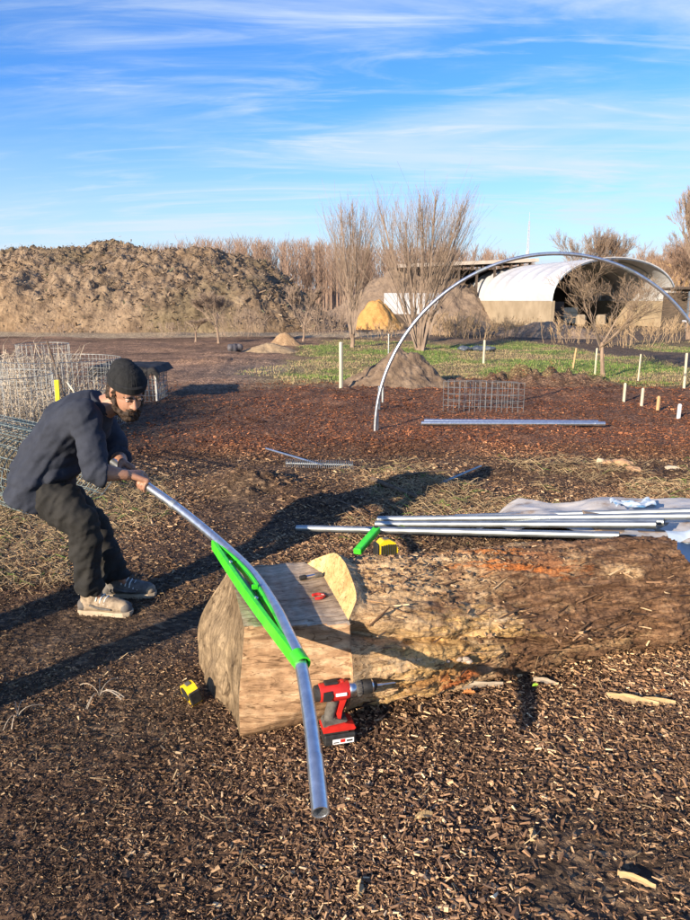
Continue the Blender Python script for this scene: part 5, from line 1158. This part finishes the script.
# trunk and limbs
body.chain([pel, waist, chest], [.10, .105, .13], 14); body.chain([shN, chest+Vector((.03, 0, .02)), shF], [.06, .12, .06]); body.chain([chest, neck+Vector((-.03, 0, -.04))], [.12, .07])
body.chain([hipN, knN, anN], [.088, .056, .042]); body.chain([hipF, knF, anF], [.088, .056, .042]); body.chain([anN, anN+Vector((.05, 0, -.060))], [.034, .014]); body.chain([anF+Vector((-.01, 0, 0)), anF+Vector((.03, 0, -.060))], [.032, .014])
def hand_arm(sh, el, grip, side):
    """arm to the tube, palm on it, four bent fingers and a thumb wrapping round"""
    t = tdir.copy()                           # along the tube, towards the bender
    fore = (grip-el).normalized()
    up_ = Vector((0, 0, 1)); nrm2 = (up_-t*up_.dot(t)).normalized(); lat = t.cross(nrm2).normalized()   # lat: across the tube
    if lat.y > 0: lat = -lat                  # towards the camera
    r = .0215; wrist = grip-fore*.085+nrm2*.028+lat*(.012)
    body.chain([sh, el], [.056, .044]); body.chain([el, el.lerp(wrist, .35), el.lerp(wrist, .8), wrist], [.043, .044, .031, .027])
    pc_ = grip+nrm2*(r+.014)
    body.chain([wrist, pc_-t*.038], [.026, .022]); 
    for k in range(4): body.chain([wrist.lerp(pc_, .25), pc_+t*(-.030+.021*k)+lat*.010*side], [.018, .0135], 8)
    for k in range(4):
        base = pc_+t*(-.030+.0215*k)+lat*(.012*side); lg = (.92, 1.05, 1.0, .82)[k]; rad = (.0094, .0097, .0094, .0083)[k]
        pts = [base]
        for a in (35, 78, 122, 165):
            a_ = math.radians(a*lg+random.uniform(-3, 3)); pts.append(grip+t*(-.030+.0215*k+.0015*(a/50))+nrm2*math.cos(a_)*(r+.0085)+lat*side*math.sin(a_)*(r+.0085))
        body.chain(pts, [rad+.001, rad, rad*.97, rad*.93, rad*.86], 8)
    th0 = pc_-t*.040-lat*.012*side; th = [th0, grip-t*.030+nrm2*math.cos(-.9)*(r+.012)+lat*side*math.sin(-.9)*(r+.012), grip-t*.008+nrm2*math.cos(-1.5)*(r+.011)+lat*side*math.sin(-1.5)*(r+.011), grip+t*.014+nrm2*math.cos(-2.0)*(r+.009)+lat*side*math.sin(-2.0)*(r+.009)]
    body.chain(th, [.017, .0125, .0112, .0095], 8)
    return wrist
wN = hand_arm(shN, elN, gN, 1); wF = hand_arm(shF, elF, gF, -1)
bo = body.remesh('body', skin, man, .0042, 2, .45)
# eyes with pupils, brows
for s_ in (-1, 1):
    e = MB().ell(hl(s_*.030, .0825, .002), (.0125, .0115, .0075), HM, 12).build('eye', M('eye_white', [(.3, (.55, .5, .46)), (.7, (.65, .6, .56))], 20, .3, 0), man, True)
    MB().ell(hl(s_*.030+.002, .0935, .001), (.0052, .0022, .0052), HM, 10).build('iris', blackp, e, True)
    bw = MB().chain([hl(s_*.012, .0925, .017), hl(s_*.030, .0935, .0215), hl(s_*.050, .078, .017)], [.0042, .0045, .003], 8); bw.build('eyebrow', hair_m, man, True)
    MB().chain([hl(s_*.016, .0905, .0075), hl(s_*.030, .0950, .0105), hl(s_*.043, .086, .006)], [.0030, .0034, .0026], 8).build('eyelid', skin, man, True)
fz = lambda s, a: (lambda co, no: co+no*(a*fbm(co[:, 0]*s+co[:, 2]*s*.5, co[:, 1]*s+co[:, 2]*s, 3))[:, None])
be = MB()
be.chain([hl(.067, .004, -.028), hl(.060, .024, -.070), hl(.030, .055, -.100), hl(0, .068, -.110), hl(-.030, .055, -.100), hl(-.060, .024, -.070), hl(-.067, .004, -.028)], [.012, .018, .024, .026, .024, .018, .012], 10)
be.ell(hl(0, .050, -.108), (.050, .046, .034), HM, 14); be.ell(hl(0, .06, -.085), (.045, .034, .022), HM, 12); be.chain([hl(.028, .086, -.058), hl(.012, .1005, -.0485), hl(-.012, .1005, -.0485), hl(-.028, .086, -.058)], [.0075, .0065, .0065, .0075], 8)
be.remesh('beard', hair_m, man, .0045, 1, .4, fz(90, .011))
hr_ = MB()
hr_.ell(hl(.066, -.040, -.010), (.022, .042, .050), HM, 12).ell(hl(-.066, -.040, -.010), (.022, .042, .050), HM, 12).ell(hl(0, -.080, -.020), (.066, .035, .052), HM, 12).ell(hl(.055, -.055, -.052), (.026, .032, .038), HM, 12).ell(hl(-.055, -.055, -.052), (.026, .032, .038), HM, 12).ell(hl(.072, .012, .004), (.008, .016, .028), HM, 10).ell(hl(-.072, .012, .004), (.008, .016, .028), HM, 10)
hr_.remesh('hair', hair_m, man, .005, 1, .4, fz(80, .014))
ht = MB().ell(hl(0, -.022, .048), (.091, .110, .088), HM, 22).ell(hl(0, -.075, .078), (.064, .066, .056), HM, 16)
def hatd(co, no):
    d = (co-np.array(hc_)) @ np.array(HM); zz_ = d[:, 2]; yy_ = d[:, 1]; low = sstep(.060, .045, zz_+.22*yy_*-1*0)
    rib = .0016*np.sin(np.arctan2(d[:, 0], d[:, 1])*46)
    cut = .030+.15*np.clip(-yy_-.02, -.04, .1)*-1
    co = co+no*(rib+.004*fbm(co[:, 0]*25, co[:, 2]*25, 2))[:, None]
    k = (zz_ < cut)[:, None]; proj = co-np.array(Uv)*((zz_-cut)[:, None]); return np.where(k, np.array(hc_)+((proj-np.array(hc_)))*1.0, co)
ht.remesh('beanie', hat_m, man, .005, 2, .5, hatd)
MB().ring([hl(0, -.018, .030), hl(0, -.018, .036), hl(0, -.018, .066), hl(0, -.018, .072)], [.086, .0925, .0945, .088], 40, ry=[.104, .1105, .1125, .106], upv=tuple(Fv)).build('beanie_cuff', hat_m, man, True)
# clothes
def folds(dirv, s, a, extra=None):
    dv = np.array(Vector(dirv).normalized())
    def f(co, no):
        t = co @ dv; side = co @ np.array([-dv[2], 0, dv[0]]); w = fbm(side*s*.45+co[:, 1]*3, t*s, 3, .55); rdg = np.abs(vn(t*s*1.3+side*s*.5, co[:, 1]*4+side*3+8))
        d = a*w-a*1.1*rdg+a*.4
        if extra: d = d+extra(co)
        return co+no*d[:, None]
    return f
sh = MB()
def wl(A, B, t): return A.lerp(B, t)
ax = (chest-pel).normalized(); hemc = pel-ax*.05+Vector((.022, 0, -.085))
backup = Vector((0, 1, 0))
pts = [hemc, wl(hemc, waist, .35), wl(hemc, waist, .8), wl(waist, chest, .5), chest+Vector((0, 0, .0)), wl(chest, neck, .45), wl(chest, neck, .82), neck+Vector((.002, 0, .0))]
sh.ring(pts, [.178, .172, .162, .165, .178, .165, .105, .074], 26, ry=[.215, .205, .195, .205, .225, .215, .12, .078], upv=(-.6, 0, .8)) if False else None
# wide (y) and deep axes given explicitly
def loft(mb, pts, wy, dp_, n=26):
    pts = [Vector(p) for p in pts]; V = []; F = []
    for i, p in enumerate(pts):
        t = (pts[min(i+1, len(pts)-1)]-pts[max(i-1, 0)]).normalized(); Y = Vector((0, 1, 0)); Y = (Y-t*Y.dot(t)).normalized(); X = Y.cross(t).normalized()
        for k in range(n): a = 2*PI*k/n; V.append(p+Y*math.cos(a)*wy[i]+X*math.sin(a)*dp_[i])
    for i in range(len(pts)-1):
        for k in range(n): k2 = (k+1) % n; F.append((i*n+k, i*n+k2, (i+1)*n+k2, (i+1)*n+k))
    F += [tuple(range(n-1, -1, -1)), tuple((len(pts)-1)*n+k for k in range(n))]; mb.add(V, F)
loft(sh, pts, [.240, .228, .200, .20, .225, .205, .130, .088], [.158, .158, .146, .145, .150, .135, .108, .084])
sh.chain([chest+Vector((.02, -.12, .02)), shN, wl(shN, elN, .5)], [.10, .083, .070]); sh.chain([chest+Vector((.03, .12, .02)), shF, wl(shF, elF, .5)], [.10, .083, .070])
cufN = wl(elN, wN, .28); cufF = wl(elF, wF, .28)
sh.ring([wl(shN, elN, .3), wl(shN, elN, .7), elN+Vector((-.01, 0, 0)), wl(elN, cufN, .6), cufN], [.075, .070, .068, .063, .062], 18); sh.ell(elN, (.062, .060, .062)); sh.ring([cufN-(cufN-elN).normalized()*.032, cufN+(cufN-elN).normalized()*.004], .067, 18)
sh.ring([wl(shF, elF, .3), wl(shF, elF, .7), elF+Vector((-.01, 0, 0)), cufF], [.075, .070, .068, .060], 18); sh.ell(elF, (.062, .060, .062))
# loose hem hanging in front of the belly
sh.chain([Q(62, 462, 3.44), Q(50, 478, 3.42)], [.075, .07]); sh.ell(Q(37, 472, 3.47), (.115, .19, .12)); sh.ell(Q(42, 475, 3.47), (.155, .225, .085)); sh.ell(Q(62, 470, 3.45), (.10, .17, .06))
sh.remesh('shirt', shirt_m, man, .0075, 3, .5, folds((.55, .15, -.85), 15, .021))
col_ = MB().ring([neck+Vector((-.012, 0, -.012)), neck+Vector((.004, 0, .012)), neck+Vector((.016, 0, .026))], [.082, .078, .072], 22); col_.remesh('collar', shirt_m, man, .006, 1, .5)
tr = MB()
tr.ell(Q(35, 486, 3.48), (.120, .170, .110)); tr.cap(hipN, .096, wl(hipN, knN, .5), .098); tr.cap(wl(hipN, knN, .5), .098, knN+Vector((-.01, 0, 0)), .078); tr.cap(hipF, .096, knF, .078)
hN = anN+Vector((.000, 0, -.022)); hF = anF+Vector((.004, 0, -.040))
tr.ring([knN, wl(knN, hN, .3)+Vector((-.012, 0, 0)), wl(knN, hN, .75)+Vector((-.005, 0, 0)), hN], [.078, .077, .068, .068], 18)
tr.ring([knF, wl(knF, hF, .3)+Vector((-.015, 0, 0)), wl(knF, hF, .75), hF], [.078, .077, .070, .070], 18)
tr.cap(wl(hipN, knN, .2)+Vector((.02, 0, -.05)), .10, wl(hipN, knN, .75)+Vector((0, 0, -.03)), .085)
tr.remesh('trousers', trou_m, man, .0085, 3, .5, folds((.75, 0, -.65), 20, .024, lambda co: .008*fbm(co[:, 2]*30, co[:, 1]*4+co[:, 0]*4, 2)*sstep(.45, .1, co[:, 2])))
def shoe(heelpx, toepx, pyb, yaw, mats, nm='shoe'):
    ph = W(heelpx, pyb); pt = W(toepx, pyb+0); L = .305; s = empty(nm, Vector(((ph.x+pt.x)/2, ph.y, 0))-mo, yaw); s.parent = man
    c = Vector(((ph.x+pt.x)/2, ph.y, float(H((ph.x+pt.x)/2, ph.y))+.002))-mo; bpy.data.objects.remove(s)
    R = Matrix.Rotation(yaw, 3, 'Z')
    def l(x, y, z): return c+R @ Vector((x, y, z))
    def outline(k=1.0): return [(-.150*k, .000), (-.142*k, .028*k), (-.10, .036*k), (-.03, .034*k), (.04, .044*k), (.09, .050*k), (.128*k, .040*k), (.150*k, .018*k), (.154*k, -.004), (.146*k, -.026*k), (.115, -.044*k), (.06, -.046*k), (-.02, -.033*k), (-.09, -.036*k), (-.138*k, -.028*k)]
    so = MB(); so.prism(outline(.97), -.002, .010, R, c); so.prism(outline(1.0), .0085, .023, R, c)
    for k in range(9): so.box(l(-.12+.03*k, 0, -.002), (.012, .07, .008), R)
    u = MB(); u.cap(l(-.100, 0, .055), .036, l(-.02, 0, .055), .040); u.cap(l(-.02, 0, .060), .044, l(.06, 0, .046), .042); u.cap(l(.06, 0, .046), .042, l(.105, .002, .038), .037); u.ell(l(-.10, 0, .045), (.040, .036, .040), R)
    u.cap(l(-.095, 0, .06), .034, l(-.085, 0, .112), .040); u.cap(l(-.06, 0, .07), .040, l(-.05, 0, .112), .042); u.ell(l(.10, .004, .034), (.046, .042, .026), R)
    up_ = u.remesh('shoe', mats[0], man, .0055, 2, .5, lambda co, no: np.stack([co[:, 0], co[:, 1], np.maximum(co[:, 2], c.z+.016)], 1)+no*(.003*fbm(co[:, 0]*50, co[:, 2]*50+co[:, 1]*30, 2))[:, None])
    so.build('sole', sole_m, up_)
    MB().ell(l(.112, .002, .034), (.036, .040, .0335), R, 18).build('toe_cap', shoe_d if mats[0] is shoe_m else shoe_m, up_, True)
    MB().ell(l(-.112, 0, .046), (.034, .039, .036), R, 18).build('heel_counter', shoe_d, up_, True)
    MB().chain([l(-.06, -.043, .060), l(-.01, -.045, .045), l(.05, -.046, .040)], [.006, .007, .005], 8).build('side_stripe', shoe_d, up_, True)
    mb = MB()
    for k in range(5):
        x = -.025+.021*k; z = .101-.0085*k; mb.ring(catmull([l(x-.004, -.039, z-.020), l(x, -.024, z+.004), l(x+.006, 0, z+.012), l(x, .024, z+.004), l(x-.004, .039, z-.020)], 4), .0038, 6)
    mb.build('laces', lace_m, up_, True); MB().ring([l(-.136, 0, .10), l(-.146, 0, .112), l(-.138, 0, .125)], .004, 6).build('pull_tab', lace_m, up_, True)
    MB().ring([l(-.072, 0, .108), l(-.07, 0, .140)], [.044, .040], 16).build('sock', M('dark_sock', [(.3, (.05, .045, .04)), (.7, (.1, .09, .08))], 30, .9, 0), man, True)
shoe(79, 131, 610, -.10, (shoe_m,)); shoe(106, 152, 594, .06, (shoe_d,))
# ------------------------------------------------------------------ light and sky
EL = math.radians(18); az = Vector((.63, .777, 0)).normalized()
sd_ = Vector((az.x*math.cos(EL), az.y*math.cos(EL), -math.sin(EL)))
sl = bpy.data.lights.new('sun', 'SUN'); sl.energy = 5.0; sl.angle = math.radians(.53); sl.color = (1, .83, .63); so = bpy.data.objects.new('sun', sl); COL.objects.link(so); so.rotation_euler = sd_.to_track_quat('-Z', 'Y').to_euler(); so.location = (-10, -10, 10)
w = bpy.data.worlds.new('World'); S.world = w; w.use_nodes = True; nt = w.node_tree; L = nt.links; bg = nt.nodes['Background']
sky = nd(nt, 'ShaderNodeTexSky'); sky.sky_type = 'NISHITA'; sky.sun_disc = False; sky.sun_elevation = EL; sky.sun_rotation = math.atan2(-az.x, -az.y) % (2*PI); sky.air_density = 1.0; sky.dust_density = .6; sky.ozone_density = 1.6
tc = nd(nt, 'ShaderNodeTexCoord'); sx = nd(nt, 'ShaderNodeSeparateXYZ'); L.new(tc.outputs['Generated'], sx.inputs[0])
def mth(op, a, b=None, c=None):
    n = nd(nt, 'ShaderNodeMath', operation=op)
    for i, v in enumerate((a, b, c)):
        if v is None: continue
        if isinstance(v, (int, float)): n.inputs[i].default_value = v
        else: L.new(v, n.inputs[i])
    return n.outputs[0]
zz_ = mth('ADD', mth('MAXIMUM', sx.outputs[2], 0), .10); u_ = mth('DIVIDE', sx.outputs[0], zz_); v_ = mth('DIVIDE', sx.outputs[1], zz_)
cx = nd(nt, 'ShaderNodeCombineXYZ'); L.new(u_, cx.inputs[0]); L.new(v_, cx.inputs[1])
def cloud(scale, sx_, sy_, rot, lo, hi, det=8, dist=.6, off=(0, 0, 0)):
    mp = nd(nt, 'ShaderNodeMapping'); mp.inputs['Scale'].default_value = (sx_, sy_, 1); mp.inputs['Rotation'].default_value = (0, 0, rot); mp.inputs['Location'].default_value = off; L.new(cx.outputs[0], mp.inputs['Vector'])
    n = nd(nt, 'ShaderNodeTexNoise', Scale=scale, Detail=det, Roughness=.62, Distortion=dist); L.new(mp.outputs[0], n.inputs['Vector'])
    r = nd(nt, 'ShaderNodeMapRange', interpolation_type='SMOOTHSTEP'); r.inputs[1].default_value = lo; r.inputs[2].default_value = hi; L.new(n.outputs['Fac'], r.inputs[0]); return r.outputs[0]
c1_ = cloud(.75, .45, 1.0, .30, .42, .68, 9, 1.1, off=(2.3, 1.1, 0)); c2_ = cloud(2.2, .35, 1.5, .55, .47, .74, 11, 1.8, off=(5.1, .4, 0)); c3_ = cloud(.55, .5, 1.0, -.1, .35, .65, 5, .3, off=(8, 3, 0))
mask = mth('MULTIPLY', mth('ADD', mth('MULTIPLY', c1_, .70), mth('MULTIPLY', c2_, .55)), mth('ADD', mth('MULTIPLY', c3_, .75), .25))
veil = nd(nt, 'ShaderNodeMapRange', interpolation_type='SMOOTHSTEP'); veil.inputs[1].default_value = .26; veil.inputs[2].default_value = -.02; veil.inputs[3].default_value = 0; veil.inputs[4].default_value = .80; L.new(sx.outputs[2], veil.inputs[0])
mask = mth('MINIMUM', mth('ADD', mask, veil.outputs[0]), .9)
hs = nd(nt, 'ShaderNodeHueSaturation'); hs.inputs['Saturation'].default_value = 1.25; hs.inputs['Value'].default_value = 1.0; L.new(sky.outputs[0], hs.inputs['Color'])
tint = nd(nt, 'ShaderNodeMix', data_type='RGBA', blend_type='MULTIPLY'); tint.inputs['Factor'].default_value = 1; L.new(hs.outputs[0], tint.inputs[6]); tint.inputs[7].default_value = (.50, .78, 1.22, 1)
mx = nd(nt, 'ShaderNodeMix', data_type='RGBA'); L.new(mask, mx.inputs['Factor']); L.new(tint.outputs[2], mx.inputs[6]); mx.inputs[7].default_value = (3.7, 4.35, 5.1, 1)
L.new(mx.outputs[2], bg.inputs['Color']); bg.inputs['Strength'].default_value = .10
